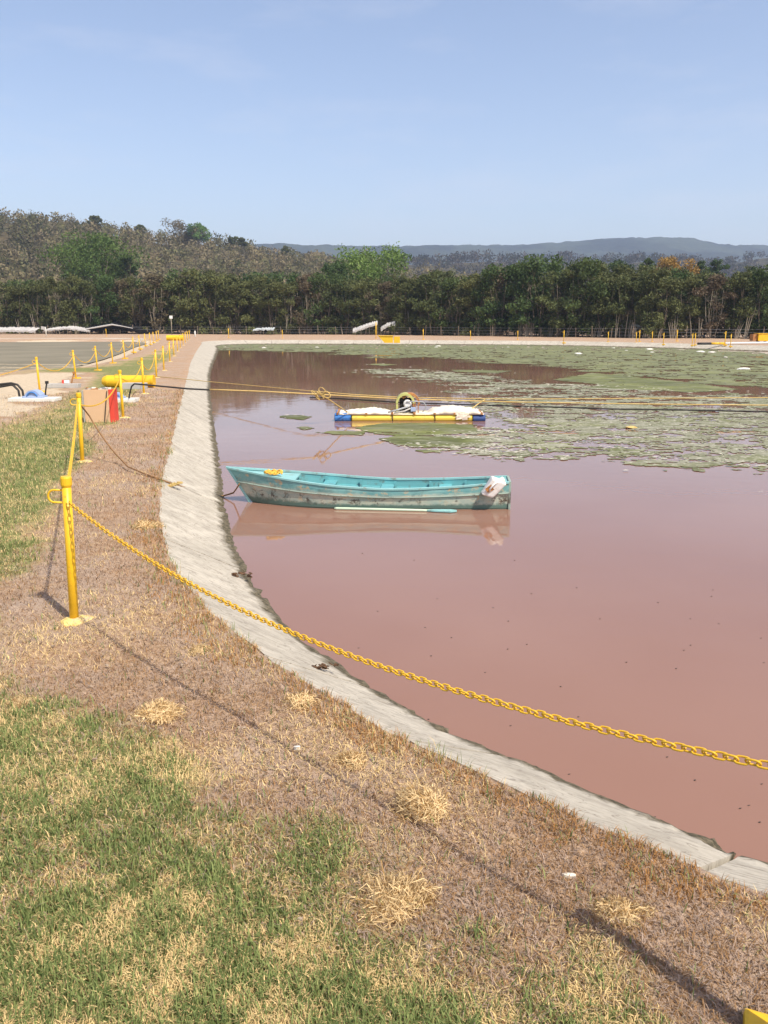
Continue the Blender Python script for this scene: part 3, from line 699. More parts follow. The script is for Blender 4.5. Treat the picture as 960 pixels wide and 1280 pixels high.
n = len(bx_); pat = .35 * fbm(bx_ * 2.0, by_ * 2.0, 49, 4) + .65 * fbm(bx_ * 9, by_ * 9, 48, 4); isg = rng.random(n) < pg * (.10 + .52 * sm(.42, .60, pat)) + .05 * edge_t + .014
bz = ground_z(bx_, by_, d1, d2) - .004
far_ = 1 + by_ / 9
ln = np.where(isg, rng.uniform(.025, .062, n), rng.uniform(.018, .055, n)) * (1 + .05 * by_)
wd_ = np.where(isg, rng.uniform(.0013, .0026, n), rng.uniform(.0008, .0019, n)) * far_ ** .8
le = np.where(isg, rng.uniform(.15, .95, n), rng.uniform(.8, 1.52, n)); le = np.where((edge_t > .4) & (rng.random(n) < .5), rng.uniform(.2, 1.1, n), le)
g1 = np.array((.10, .145, .045)); g2 = np.array((.30, .34, .12)); s1 = np.array((.72, .54, .26)); s2 = np.array((.33, .195, .09)); s3 = np.array((.41, .305, .23)); s4 = np.array((.42, .22, .075))
t = rng.random((n, 1)); cg = g1 * (1 - t) + g2 * t
tone = fbm(bx_ * 1.4, by_ * 1.4, 44, 4)[:, None]
cs = np.where(rng.random((n, 1)) < .13 + 2.0 * (tone - .5) + .72 * pg[:, None], s1, np.where(rng.random((n, 1)) < .5, s2, s3))
cs = np.where((edge_t[:, None] > .3) & (rng.random((n, 1)) < .5), s4, cs) * rng.uniform(.7, 1.25, (n, 1))
cc = np.where(isg[:, None], cg, cs)
sel = isg
tag(blades('green_grass', bx_[sel], by_[sel], bz[sel], ln[sel], wd_[sel], le[sel], cc[sel], ''), 'short green turf blades on the bank at lower left', 'grass', kind='stuff')
sel = ~isg
tag(blades('dry_grass', bx_[sel], by_[sel], bz[sel], ln[sel], wd_[sel], le[sel], cc[sel], ''), 'brown matted dead grass beside the concrete apron', 'dry grass', kind='stuff')
# taller green tufts along the apron's edge
n = 2600; si = rng.uniform(s_of(edge[0]) - 1, s_of(edge[14]), n); cl = fbm(si * 1.7, si * 0 + 2, 51, 3); si = si[cl > .58]; n = len(si)
ex, ey = np.array([on(q) for q in si]).T; ex = ex + rng.normal(0, .03, n); ey = ey + rng.normal(0, .03, n) - .02
t = rng.random((n, 1)); cc = np.where(rng.random((n, 1)) < .65, g1 * (1 - t) + g2 * 1.1 * t, s1 * rng.uniform(.7, 1, (n, 1)))
tag(blades('edge_grass', ex, ey, np.full(n, -.01), rng.uniform(.03, .09, n), rng.uniform(.0014, .0026, n), rng.uniform(.1, 1.0, n), cc, ''), 'taller green blades growing along the edge of the apron', 'grass', kind='stuff')
# straw clumps
def straw(u, v, wpx, label, dark=1.0, hf=.6):
    p = at(u, v + wpx * .18); dep = p.y * math.cos(PITCH) + CH * math.sin(PITCH); rad = wpx / F * dep / 2; n = int(500 + 1300 * min(1, wpx / 80))
    nl_ = 6; la = rng.uniform(0, 6.283, nl_); lr = rng.uniform(.1, .6, nl_) * rad; lo_ = np.stack([np.cos(la) * lr * 1.3, np.sin(la) * lr, np.zeros(nl_)], -1); ls = rng.uniform(.4, .8, nl_) * rad
    kk = rng.integers(0, nl_, n); a = rng.uniform(0, 6.283, n); e = np.arccos(rng.uniform(.0, 1, n)); rr_ = ls[kk] * rng.uniform(.3, 1.1, n)
    sp = np.stack([np.sin(e) * np.cos(a) * rr_, np.sin(e) * np.sin(a) * rr_, np.cos(e) * rr_ * hf * 1.35], -1) + lo_[kk]
    tdir = np.cross(sp - lo_[kk], rng.normal(size=(n, 3))) + .4 * rr_[:, None] * rng.normal(size=(n, 3)); tdir /= np.linalg.norm(tdir, axis=1)[:, None] + 1e-9; tdir[:, 2] *= .6
    L_ = rad * rng.uniform(.15, .42, n)[:, None]; L_ = np.where(rng.random((n, 1)) < .05, L_ * 1.7, L_)
    p0 = sp - tdir * L_ * .5; p1 = sp + rng.normal(size=(n, 3)) * rad * .10; p1[:, 2] = np.abs(p1[:, 2]) * 1.05 + .004; p2 = sp + tdir * L_ * .5 + rng.normal(size=(n, 3)) * rad * .10
    p0[:, 2] = np.maximum(p0[:, 2], .002); p2[:, 2] = np.maximum(p2[:, 2], .002)
    sd = np.cross(tdir, sp + .001); sd /= np.linalg.norm(sd, axis=1)[:, None] + 1e-9; sd = sd * (rng.uniform(.0009, .0021, n) * max(1, dep / 4))[:, None]
    vv = np.stack([p0 - sd, p0 + sd, p1 + sd, p1 - sd, p2 + sd * .5, p2 - sd * .5], 1).reshape(-1, 3); bs = np.arange(n)[:, None] * 6
    colr = np.where(rng.random((n, 1)) < .82, np.array([[.80, .60, .32]]), np.array([[.42, .26, .10]])) * rng.uniform(.75, 1.2, (n, 1)) * dark
    o = np_mesh('straw_clump', vv, np.concatenate([bs + np.array([0, 1, 2, 3]), bs + np.array([3, 2, 4, 5])]), None, M['fibre'], vcol=np.repeat(colr, 6, 0))
    o.location = (p.x, p.y, 0); o.rotation_euler.z = 0; return tag(o, label, 'straw clump', 'clumps of dry straw lying on the bank')
straw(540, 1000, 78, 'largest bushy straw clump, on the brown strip below the middle of the apron', 1, .7)
straw(436, 948, 46, 'round straw clump just left above the largest one')
straw(374, 873, 52, 'straw clump touching the apron edge near its broken-leaf crack')
straw(190, 882, 62, 'flat pale straw clump in the turf below the nearest post', 1, .35)
straw(492, 1105, 110, 'loose wide straw clump where the green turf meets the brown strip', .95, .3)
straw(778, 1128, 66, 'low straw clump nearest the right-hand corner', .95, .45)
straw(185, 655, 34, 'small straw clump by the apron to the right of the nearest post')
straw(250, 810, 30, 'faint flat tuft of straw between nearest post and apron', .9, .3)
straw(30, 870, 40, 'flat straw tuft at the left edge of the picture', .85, .25)
# ================================================================ POSTS AND CHAINS
def make_post():
    t = empty('chain_post', (0, 0, 0)); b = MB(); b.tube([(0, 0, -.15), (0, 0, .4), (0, 0, .945)], .030, 16); b.build('pole', M['yellow'], t, smooth=True)
    b = MB(); b.tube([(0, 0, .93), (0, 0, .945), (0, 0, .99), (0, 0, 1.0)], [.0315, .037, .037, .033], 16); b.build('cap', M['yellow'], t, smooth=False)
    b = MB(); pts = []
    for k in range(13):
        a = math.pi * (k / 12 - .5); pts.append((-.085 - .04 * math.cos(a), 0, .865 - .042 * math.sin(a)))
    pts = [(-.02, 0, .907)] + pts + [(-.02, 0, .823)]
    b.tube(pts, .0075, 8); b.build('hook', M['yellow'], t, smooth=True)
    b = MB(); v = [(.03, 0, .024)]; k0 = 18; r2 = random.Random(5)
    for ring, (r_, z_) in enumerate(((.045, .022), (.08, .012), (.11, -.006), (.12, -.06))):
        for k in range(k0):
            a = 6.2832 * k / k0; rr_ = r_ * r2.uniform(.85, 1.18); v.append((.03 + rr_ * math.cos(a) * 1.1, rr_ * math.sin(a), z_ + r2.uniform(-.003, .003)))
    f = [(0, 1 + k, 1 + (k + 1) % k0) for k in range(k0)]
    for q in range(3): f += [(1 + q * k0 + k, 1 + (q + 1) * k0 + k, 1 + (q + 1) * k0 + (k + 1) % k0, 1 + q * k0 + (k + 1) % k0) for k in range(k0)]
    b.add(v, f); b.build('foot', M['yfoot'], t); return t
M['yfoot'] = worn('yellow_splashed_concrete', (.80, .60, .20), (.42, .34, .24), .5, .85, 16, .1, .5)
post0 = make_post(); first = [True]
def post(p, label, group, rz=0, lean=(0, 0), s=1.0):
    t = post0 if first[0] else copy_tree(post0); first[0] = False
    t.location = (p[0], p[1], 0); t.rotation_euler = (lean[0], lean[1], rz); t.scale = (s,) * 3; return tag(t, label, 'post', group)
RP = [Vector((1.125, 1.95, 0))] + [at(*q) for q in ((93,775),(103,577),(154,522),(180,492),(195.5,472),(205,463),(212.5,452),(217.5,445),(222,439),(225.5,435),(229,431.5),(232,428.5),(234.5,426),(237,424))]
G1 = 'yellow posts along the pink pond'
lab = ['yellow post just outside the lower right corner, only its painted foot showing', 'nearest whole yellow post, at the left of the picture beside the apron', 'second yellow post, left of the tan box, with the mooring rope tied to it', 'yellow post at the right of the tan box', 'yellow post in front of the big yellow pipe']
for k, p in enumerate(RP):
    post(p, lab[k] if k < len(lab) else f'{ordn(k)} whole yellow post from the front in the row along the pink pond', G1, rz=R(random.uniform(-8, 8)) if k > 1 else 0, lean=(R(random.uniform(-.8, .8)), R(random.uniform(-.6, 1.2)) if k > 1 else R(1.3)))
corner = [o_ for o_ in bpy.data.objects if o_.get('label') == lab[0]][0]
for ch in corner.children:
    if ch.name.startswith('foot'): ft = ch
b = MB(); b.box((.02, -.01, -.01), (.27, .20, .09), R(-24), jit=.006); ft.data = b.build('foot', M['yellow'], None, bevel=.012).data
for o_ in list(bpy.data.objects):
    if o_.name.startswith('foot') and o_.parent is None: bpy.data.objects.remove(o_)
LP = [at(*q) for q in ((50,490),(95,473),(122,463),(141,454),(156,448),(167,440),(175,436),(182,432),(188,430),(192,428),(196,426),(198.5,424))]
for k, p in enumerate(LP): post(p, f'{ordn(k + 1)} yellow post from the front in the row beside the left pond', 'yellow posts along the left pond', rz=R(random.uniform(-10, 10)), lean=(R(random.uniform(-1, 1)), R(random.uniform(-2.5, .2))))
def hang(a, b, sag, n):
    a, b = Vector(a), Vector(b); return [a.lerp(b, t) - Vector((0, 0, sag * 4 * t * (1 - t))) for t in [k / n for k in range(n + 1)]]
def resample(P, step):
    out = [P[0].copy()]; acc = 0
    for p, q in zip(P, P[1:]):
        L_ = (q - p).length; t = step - acc
        while t <= L_: out.append(p.lerp(q, t / L_)); t += step
        acc = (acc + L_) % step
    return out
def link_mesh(seg, ring, wire, half_l=.0205, half_w=.0115):
    b = MB(); pts = []
    for k in range(ring):
        a = 6.2832 * k / ring; c, s = math.cos(a), math.sin(a); pts.append(((half_l - half_w) * (1 if c > 0 else -1) * min(1, abs(c) * 3) + half_w * c, half_w * s, 0))
    b.tube(pts, wire, seg, closed=True); return b
# near chain: every link a part
HZ = .835
c_ = tag(empty('yellow_chain', RP[1] + Vector((0, 0, HZ))), 'nearest yellow painted link chain sweeping across the pink pond to the right edge', 'chain', 'yellow chains between the posts')
base = RP[1] + Vector((0, 0, HZ)); path = hang(RP[1] + Vector((.03, -.02, HZ)), RP[0] + Vector((-.03, .02, .86)), .235, 60); pts = resample(path, .0312)
lo = link_mesh(8, 20, .0034).build('link', M['chain'], None, smooth=True); lm = lo.data
for k in range(len(pts) - 1):
    o = lo if k == 0 else lo.copy()
    if k: col.objects.link(o)
    d = (pts[k + 1] - pts[k]).normalized(); q = d.to_track_quat('X', 'Z'); roll = Matrix.Rotation((math.pi / 2 if k % 2 else 0) + R(35 + random.uniform(-9, 9)), 4, 'X')
    o.matrix_world = Matrix.Identity(4); o.parent = c_
    mt = Matrix.Translation((pts[k] + pts[k + 1]) / 2 - base) @ q.to_matrix().to_4x4() @ roll
    o.matrix_local = mt
def chain_obj(a, b, sag, label, group, step=.034, thick=.0036, mat='chain', hw=.0115):
    a, b = Vector(a), Vector(b); P = resample(hang(a, b, sag, 40), step); bb = MB(); big = 1
    L1 = link_mesh(4, 8, thick, half_w=hw)
    for k in range(len(P) - 1):
        d = (P[k + 1] - P[k]).normalized(); mm = Matrix.Translation((P[k] + P[k + 1]) / 2 - a) @ d.to_track_quat('X', 'Z').to_matrix().to_4x4() @ Matrix.Rotation(math.pi / 2 * (k % 2) + .6, 4, 'X') @ Matrix.Scale(step / .0312, 4)
        bb.add([mm @ Vector(v) for v in L1.v], L1.f)
    return tag(bb.build('yellow_chain', M[mat], at0=a), label, 'chain', group)
CG = 'yellow chains between the posts'
for k in range(1, 9):
    fac = max(1, RP[k].y / 14)
    nm = f'yellow chain between the {ordn(k)} and {ordn(k + 1)} whole posts along the pink pond'
    chain_obj(RP[k] + Vector((0, .02, HZ)), RP[k + 1] + Vector((0, -.02, HZ)), (.05, .22, .22, .34, .3, .3, .3, .3)[k - 1], nm, CG, .034 if k == 1 else .045, .0034 if k == 1 else .0028, hw=.0115 if k == 1 else .0075)
for k in range(0, 8):
    chain_obj(LP[k] + Vector((0, .02, HZ)), LP[k + 1] + Vector((0, -.02, HZ)), .38, f'yellow chain between the {ordn(k + 1)} and {ordn(k + 2)} posts beside the left pond', CG, .05, .0030, hw=.008)
p = LP[0] + Vector((0, 0, HZ)); chain_obj(p, (p.x - 5.6, p.y - 2.6, .5), .5, 'yellow chain drooping left from the front post beside the left pond', CG, .05, .0030, hw=.008)
# far bank posts
for k, (u, vb, lb) in enumerate(((133,420.5,'yellow post on the far bank left of the left pond posts'),(286,422.5,'first yellow post on the far bank right of the pond corner'),(353,423,'second yellow post on the far bank right of the pond corner'),(470,423.5,'yellow post beside the yellow chute on the far bank'),(529,424.5,'yellow post on the far bank right of the yellow chute'),(588,424.5,'second yellow post on the far bank right of the yellow chute'),(647,425,'yellow post on the far bank behind the middle of the algae'),(704.5,428.5,'yellow post near the water on the far bank right of the middle'),(760,427.5,'yellow post on the far bank left of the paired posts'),
        (795,428,'left one of the paired yellow posts on the far bank'),(799,427,'right one of the paired yellow posts on the far bank'),(815,427,'yellow post on the far bank just right of the paired posts'),(829,430.5,'yellow post standing forward of the others near the far shore'),(846,426.5,'yellow post set back between far shore and fence'),(865,431.5,'yellow post left of the black and yellow pipe'),(868.5,431,'yellow post touching the left end of the black and yellow pipe'),(906,431,'yellow post at the join of the yellow and white pipes'),(913,433,'yellow post in front of the white pipe'))):
    post(at(u, vb), lb, 'yellow posts scattered along the far bank', s=1.0 + .15 * (k % 3 == 1))
def stick(name, u, vb, vt, r, mat, label, cat, extra=None):
    p = at(u, vb); z = aty(u, vt, p.y).z; t = tag(empty(name, p), label, cat); b = MB(); b.tube([(0, 0, -.2), (0, 0, z)], r, 8); b.build('pole', mat, t, smooth=True)
    if extra: extra(t, z)
    return t
stick('marker_post', 244, 421.5, 413.5, .08, M['litter'], 'short pale post by the far corner of the pink pond', 'post')
def lamp_head(t, z):
    b = MB(); b.box((0, 0, z + .05), (.42, .12, .40)); b.build('sign_plate', M['white'], t, bevel=.02)
    b = MB(); b.box((0, .09, z + .05), (.06, .06, .5)); b.build('bracket', M['steel'], t)
stick('sign_post', 215, 420, 397, .05, M['bark2'], 'thin post with a small white plate by the far end of the left posts', 'sign', lamp_head)
def flag(t, z):
    b = MB(); b.box((-.28, 0, z - .12), (.62, .04, .40), tilt=('Y', .15)); b.box((-.1, .03, z - .35), (.35, .04, .2), tilt=('Y', -.3)); b.build('rag', M['cloth'], t)
stick('flagged_stake', 58, 421, 409, .05, M['litter'], 'stake with a white rag on the far side of the left pond', 'stake', flag)
stick('thin_pole', 470, 423, 403, .05, M['yellow'], 'taller thin yellow pole behind the yellow chute', 'pole')
stick('thin_pole', 932, 423, 404, .06, M['bark2'], 'tall pale pole by the fence left of the yellow box', 'pole')

# ================================================================ BANK FURNITURE AT LEFT
p = at(124, 528); y0 = p.y
bx = tag(empty('tan_box', p, R(2)), 'waist-high tan box with a red right corner standing behind the second post', 'box')
wb = .50; hb = .66; dp = .30
b = MB(); b.box((-.02, 0, hb / 2), (wb, .03, hb)); b.build('front_panel', M['tan'], bx, bevel=.004)
b = MB(); b.box((-.02 - wb / 2 - .02, dp / 2, hb / 2 - .02), (.03, dp, hb)); b.build('side_panel', M['greyw'], bx, bevel=.004)
b = MB(); b.box((-.02 + wb / 2 + .042, -.005, hb / 2 - .005), (.08, .035, hb + .02)); b.box((-.02 + wb / 2 + .069, dp / 2 + .015, hb / 2 - .005), (.03, dp, hb + .02)); b.build('side_panel', M['red'], bx, bevel=.004)['label'] = 'red corner panel'
b = MB(); b.box((-.02, dp, hb / 2 - .02), (wb, .03, hb)); b.build('back_panel', M['tan'], bx)
for k in range(14):
    b = MB(); s_z = random.uniform(.03, .07); b.box((0, 0, 0), (s_z * 1.6, s_z, s_z * .7), random.uniform(0, 3), jit=.008); o = b.build('rubble', M[random.choice(('crust', 'greyw', 'orange'))], bx, at0=(random.uniform(-.24, .2), random.uniform(.05, dp - .04), hb - .005 + random.uniform(-.01, .03)))
b = MB(); b.box((-.02, dp / 2, hb - .06), (wb - .04, dp - .05, .06)); b.build('fill', M['greyw'], bx)
b = MB(); b.tube([(.12, -.03, 0), (.17, -.05, .3), (.21, -.03, hb - .02)], .009, 6); tag(b.build('dark_rod', M['black'], at0=p + Vector((0, 0, 0))), 'thin dark rod leaning on the front of the tan box', 'rod')
def valve_unit(u, v, label, s=1.0, pad=(1.2, .5), off=0.0):
    p = at(u, v); t = tag(empty('pump_housing', p), label, 'pump')
    b = MB(); b.box((0, 0, .04), (pad[0], pad[1], .09)); b.build('base_slab', M['litter'], t, bevel=.01)
    b = MB(); v_ = []; f_ = []; n = 14
    for e, yy_ in enumerate((-.16 * s, .16 * s)):
        for k in range(n + 1):
            a = math.pi * k / n; v_.append((off + .20 * s * math.cos(a), yy_, .11 + .17 * s * math.sin(a)))
    f_ = [(k, k + 1, n + 2 + k, n + 1 + k) for k in range(n)] + [tuple(range(n, -1, -1)), tuple(range(n + 1, 2 * n + 2)), (0, n + 1, 2 * n + 1, n)]
    b.add(v_, f_); b.build('dome', M['pblue'], t, smooth=False)
    b = MB(); b.box((off, 0, .10), (.52 * s, .38 * s, .06)); b.build('flange', M['pblue'], t, bevel=.008)
    b = MB(); pts = [(off + .13 * s * math.cos(math.pi * k / 10), -.18 * s, .12 + .11 * s * math.sin(math.pi * k / 10)) for k in range(11)]; b.tube(pts, .018 * s, 6); b.build('arch_rib', M['bluew'], t, smooth=True)
    return t
valve_unit(44, 501, 'faded blue domed pump housing on a white slab at the left', 1.0)
valve_unit(153, 502, 'small blue pump housing on a pale slab behind the tan box', .7, (.75, .5), -.12)
b = MB(); q0 = at(60, 484.5); q1 = at(97, 485); b.box(((q0.x + q1.x) / 2, q0.y, .06), ((q1 - q0).length, .3, .12)); tag(b.build('concrete_kerb', M['greyw'], bevel=.01), 'pale concrete kerb block left of the tan box', 'kerb')
b = MB(); q0 = at(155, 486); q1 = at(181, 486.5); b.box(((q0.x + q1.x) / 2, q0.y, .09), ((q1 - q0).length, .3, .18)); tag(b.build('concrete_kerb', M['greyw'], bevel=.01), 'grey concrete kerb block right of the tan box below the yellow pipe', 'kerb')
q = at(84, 484); b = MB(); b.box((q.x, q.y, .17), (.16, .1, .09), .3); o = tag(b.build('coupling', M['white'], bevel=.015), 'small white and red coupling lying on the pale kerb', 'coupling'); b = MB(); b.box((-.0, 0, 0), (.06, .11, .1)); o2 = b.build('cap', M['red'], o, at0=(q.x - .1, q.y, .17))
def leaning(u0, v0, u1, v1, r, label, mat='black'):
    p = at(u0, v0); t = aty(u1, v1, p.y + .05); b = MB(); b.tube([p + Vector((0, 0, -.1)), p.lerp(t, .5), t], r, 8); b.box(t, (.07, .07, .07)); return tag(b.build('lever', M[mat]), label, 'lever')
leaning(88, 483, 92.5, 466, .022, 'dark lever leaning right above the pale kerb', 'orange'); leaning(55.5, 499, 58.5, 478, .022, 'dark lever standing at the right of the blue domed pump')
# black hoses at far left
for k, (o_, lb) in enumerate(((0, 'upper black hose arching down to the blue pump from the left edge'), (1, 'lower black hose arching down to the blue pump from the left edge'))):
    y_ = at(25, 498).y; P = [aty(-60, 480 + o_ * 2, y_), aty(0, 480.5 + o_ * 3, y_), aty(14, 479 + o_ * 2, y_), aty(22 - o_ * 5, 481 + o_, y_), aty(28 - o_ * 5, 488, y_), aty(30 - o_ * 5, 499, y_)]
    P = [Vector((p.x, p.y, 0)) + Vector((0, 0, p.z)) for p in P]; out = []
    for i_ in range(len(P) - 1):
        for t in (0, .33, .66): out.append(P[i_].lerp(P[i_ + 1], t))
    b = MB(); b.tube(out + [P[-1]], .03, 8); tag(b.build('black_hose', M['black'], smooth=True), lb, 'hose')
# yellow pipes
def ypipe(u0, u1, vb, r, label, taper=True, sag=0.0):
    a = at(u0, vb); c = at(u1, vb); c.y = a.y; L_ = (c.x - a.x); t = tag(empty('yellow_pipe', (a.x, a.y, r + sag)), label, 'pipe')
    b = MB(); b.tube([(L_ * .09 if taper else 0, 0, 0), (L_ * .5, 0, 0), (L_, 0, 0)], r, 20); b.build('barrel', M['yellow'], t, smooth=False)
    if taper: b = MB(); b.tube([(0, 0, r * .1), (L_ * .03, 0, r * .05), (L_ * .09 - .002, 0, 0)], [r * .6, r * .78, r * 1.02], 20); b.build('reducer', M['yellow'], t)
    b = MB(); b.tube([(L_ - .05, 0, 0), (L_ + .004, 0, 0)], r * 1.06, 20); b.build('end_flange', M['yellow'], t)
    return t
ypipe(129, 193, 484, .185, 'big yellow pipe lying on the bank behind the fourth post')
ypipe(209, 230, 431, .24, 'distant yellow pipe lying among the posts along the pink pond', False, .35)
# ================================================================ CABLES OVER THE POND
def cable(name, pts, r, mat, label, cat, seg=6, wob=0.0):
    out = []
    for p, q in zip(pts, pts[1:]):
        k = max(2, int((q - p).length / .35))
        for i_ in range(k):
            t = i_ / k; out.append(p.lerp(q, t) + Vector((random.uniform(-wob, wob), random.uniform(-wob, wob), 0)))
    out.append(pts[-1]); b = MB(); b.tube(out, r, seg); return tag(b.build(name, M[mat], smooth=True), label, cat)
hose = [at(161, 499, .05), aty(162.5, 490, 21.3), aty(164.5, 483, 21.3), aty(168, 479.8, 21.3), aty(182, 481, 21.1), aty(210, 483.6, 20.6), aty(235, 486, 20.1), aty(262, 487.3, 19.55)]
cable('black_hose', hose, .020, 'black', 'black hose rising from the bank and crossing the apron above the ground', 'hose', 8)
cable('yellow_rope', [aty(262, 486.8, 19.5), aty(330, 489.3, 19.6), aty(390, 492.5, 19.7), aty(500, 498.5, 21.2), aty(640, 502.5, 21.3), aty(800, 505, 21.3), aty(960, 506.5, 21.3), aty(1300, 503, 21.3), Vector((26, 21.3, -.1))], .015, 'rope', 'lower yellow rope stretched across the pond behind the raft', 'rope')
cable('yellow_rope', [at(196, 470.5), aty(230, 473.8, 29), aty(261, 477, 27.5), aty(380, 488, 22.5), aty(440, 493, 22), aty(500, 496.5, 22), aty(640, 499, 22), aty(800, 498, 22), aty(960, 497, 22), aty(1300, 496, 22), Vector((26, 22, 0))], .012, 'rope', 'upper yellow rope stretched across the pond from the left bank', 'rope')
fl_ = [(388,496.5),(430,498.5),(500,503),(560,505),(640,507.5),(700,509),(760,511),(860,512.5),(960,514.5),(1200,519)]
cable('floating_hose', [at(u, v, WZ + .03) for u, v in fl_], .020, 'black', 'black hose floating on the algae behind the raft', 'hose', 8, .02)
cable('tie_rope', [aty(400, 492.5, 19.8), aty(412, 500, 20.2), aty(434, 515, 20.8)], .014, 'rope', 'short yellow tie rope from the cable to the left end of the raft', 'rope')
cable('tie_rope', [aty(606, 499.5, 21.6), aty(596, 506, 21.2), aty(583, 516, 20.8)], .014, 'rope', 'short yellow tie rope from the cable to the right end of the raft', 'rope')
b = MB()
for k in range(7):
    c = aty(random.uniform(391, 409), random.uniform(488, 496), 19.8); a = random.uniform(0, 3); b.tube([c + Vector((.08 * math.cos(t + a), .04 * math.sin(t * 2), .08 * math.sin(t))) for t in np.linspace(0, 6.2, 10)], .012, 5, closed=True)
tag(b.build('rope_knot', M['rope'], smooth=True), 'tangled yellow knot on the ropes left of the raft', 'knot')
mr = [RP[2] + Vector((.03, -.03, .86)), at(112, 520, .62), at(124, 540, .42), at(142, 565, .16), at(160, 583, .06), at(180, 592, .035), at(203, 600, .035), at(214, 604, -.03), at(240, 612, -.20), at(268, 621, -.36), at(278, 620, -.39), at(292, 616, -.32), Vector((-1.95, 11.12, -.14))]
cable('mooring_rope', mr, .011, 'brownrope', 'brown mooring rope from the second post over the apron to the bow of the boat', 'rope', 6, .006)
b = MB()
for k in range(4): c = at(214 + k * 3, 604, -.0); b.tube([c + Vector((.05 * math.cos(t + k), .05 * math.sin(t + k), .012 * k - .03)) for t in np.linspace(0, 5.5, 9)], .009, 5)
tag(b.build('rope_knot', M['rope'], smooth=True), 'small yellow rope coil lying at the top of the apron on the mooring rope', 'knot')
# ================================================================ BOAT
def boat():
    pA = Vector((-1.78, 11.18, WZ)); pB = Vector((1.64, 10.93, WZ)); t = tag(empty('rowing_boat', pB, math.atan2(pA.y - pB.y, pA.x - pB.x)), 'weathered turquoise wooden boat floating on the pink pond by the apron', 'boat')
    LW = (pA - pB).length; n = 44
    # local +X runs toward the bow; stations t 0..1
    st = []
    for k in range(n + 1):
        s_ = k / n
        half = .23 + .17 * math.sin(min(1, s_ / .62) * math.pi / 2) if s_ < .62 else .40 * (1 - ((s_ - .62) / .38) ** 2.1) + .004
        sheer = .36 - .085 * math.sin(min(1, s_ / .5) * math.pi / 2) + (0 if s_ < .4 else .20 * ((s_ - .4) / .6) ** 1.9)
        st.append((s_, half, sheer))
    def sec(s_, half, sheer, inset=0.0):
        rake = .34 * s_ ** 6
        prof = [(0, -.14, 0), (.55, -.12, .12), (.80, -.03, .30), (.88, .02, .42), (.93, .48 * sheer, .62), (.955, .60 * sheer, .70), (.985, .61 * sheer, .705), (1.0, .82 * sheer, .86), (1.0, sheer, 1)]
        pts = []
        for f_, z, h in prof:
            zz = z; xx_ = LW * s_ + rake * max(0, (zz + .02)) / max(sheer, .1) * 1.0 - (0 if z > 0 else 0)
            if z < 0 and s_ > .9: zz = z * (1 - (s_ - .9) / .1 * .9)
            hw = max(half * f_ - inset, .0015); pts.append((xx_, hw, zz + (inset if z < 0.0 else 0), h))
        return pts
    def loft(inset, flip):
        v = []; h = []; m_ = 0
        for S in st:
            P = sec(*S, inset=inset); full = [(x, -y, z, hh) for x, y, z, hh in reversed(P)] + P[1:]; m_ = len(full)
            for x, y, z, hh in full: v.append((x, y, z)); h.append(hh)
        f = []
        for a in range(n):
            for q in range(m_ - 1):
                k = a * m_ + q; qd = (k, k + 1, k + m_ + 1, k + m_); f.append(qd[::-1] if flip else qd)
        return v, h, f, m_
    v, h, f, m_ = loft(0, False); f.append(tuple(range(m_)))
    f.append(tuple(n * m_ + k for k in range(m_ - 1, -1, -1)))
    me = bpy.data.meshes.new('hull'); me.from_pydata(v, [], f); a_ = me.attributes.new('h', 'FLOAT', 'POINT'); a_.data.foreach_set('value', h); me.materials.append(M['hull'])
    o = bpy.data.objects.new('hull', me); col.objects.link(o); o.parent = t
    v, h, f, m_ = loft(.022, True)
    b = MB(); b.add(v, f); b.build('interior_planking', M['turq'], t)
    for sd in (-1, 1):
        b = MB(); v = []; f = []
        for k, (s_, half, sheer) in enumerate(st):
            P = sec(s_, half, sheer); x = P[-1][0]; wv = .5 * math.sin(k * .9) * .004
            for dy, dz in ((.012, -.012), (.014, .010), (-.030, .012), (-.030, -.014)): v.append((x, sd * max(half + dy + wv, .0), sheer + dz))
        for k in range(n):
            for q in range(4): A_ = k * 4 + q; B_ = k * 4 + (q + 1) % 4; f.append((A_, B_, B_ + 4, A_ + 4))
        f += [(0, 1, 2, 3), tuple(n * 4 + q for q in (3, 2, 1, 0))]; b.add(v, f); b.build('gunwale', M['turql'], t)
        b = MB(); P = [(sec(*S)[5][0], sd * (sec(*S)[5][1] + .008), .605 * S[2]) for S in st]; b.tube(P, .010, 6); b.build('rubbing_strake', M['hull2'], t)
    def wid(s_): k = int(s_ * n); return st[k][1], st[k][2]
    for s_ in (.24, .47, .70):
        hw, sh = wid(s_); b = MB(); b.box((LW * s_, 0, sh - .085), (.17, hw * 1.86, .025)); b.build('thwart', M['turq'], t, bevel=.004)
    for k in range(5):
        s_ = .16 + k * .14; hw, sh = wid(s_)
        for sd in (-1, 1): b = MB(); b.box((LW * s_, sd * (hw * .94 - .034), sh * .66), (.03, .018, sh * .5)); b.build('rib', M['turq'], t)
    # fore deck plank and bow breasthook
    hw, sh = wid(.86); b = MB(); v = [(LW * .82, -.26, sh - .03), (LW * .82, .26, sh - .03), (LW + .18, .02, .43), (LW + .18, -.02, .43)]; b.add(v + [(x, y, z - .02) for x, y, z in v], [(0, 1, 2, 3), (7, 6, 5, 4), (0, 4, 5, 1), (1, 5, 6, 2), (2, 6, 7, 3), (3, 7, 4, 0)]); b.build('fore_deck', M['turql'], t)
    b = MB(); b.tube([(LW + .02, 0, -.05), (LW + .14, 0, .16), (LW + .335, 0, .475)], [.018, .02, .022], 8); b.build('stem', M['turql'], t)
    b = MB(); b.box((-.012, 0, .14), (.03, .45, .46)); b.build('transom', M['hull2'], t, bevel=.004)
    b = MB(); b.box((.10, 0, .335), (.20, .44, .022)); b.build('stern_seat', M['turql'], t, bevel=.004)
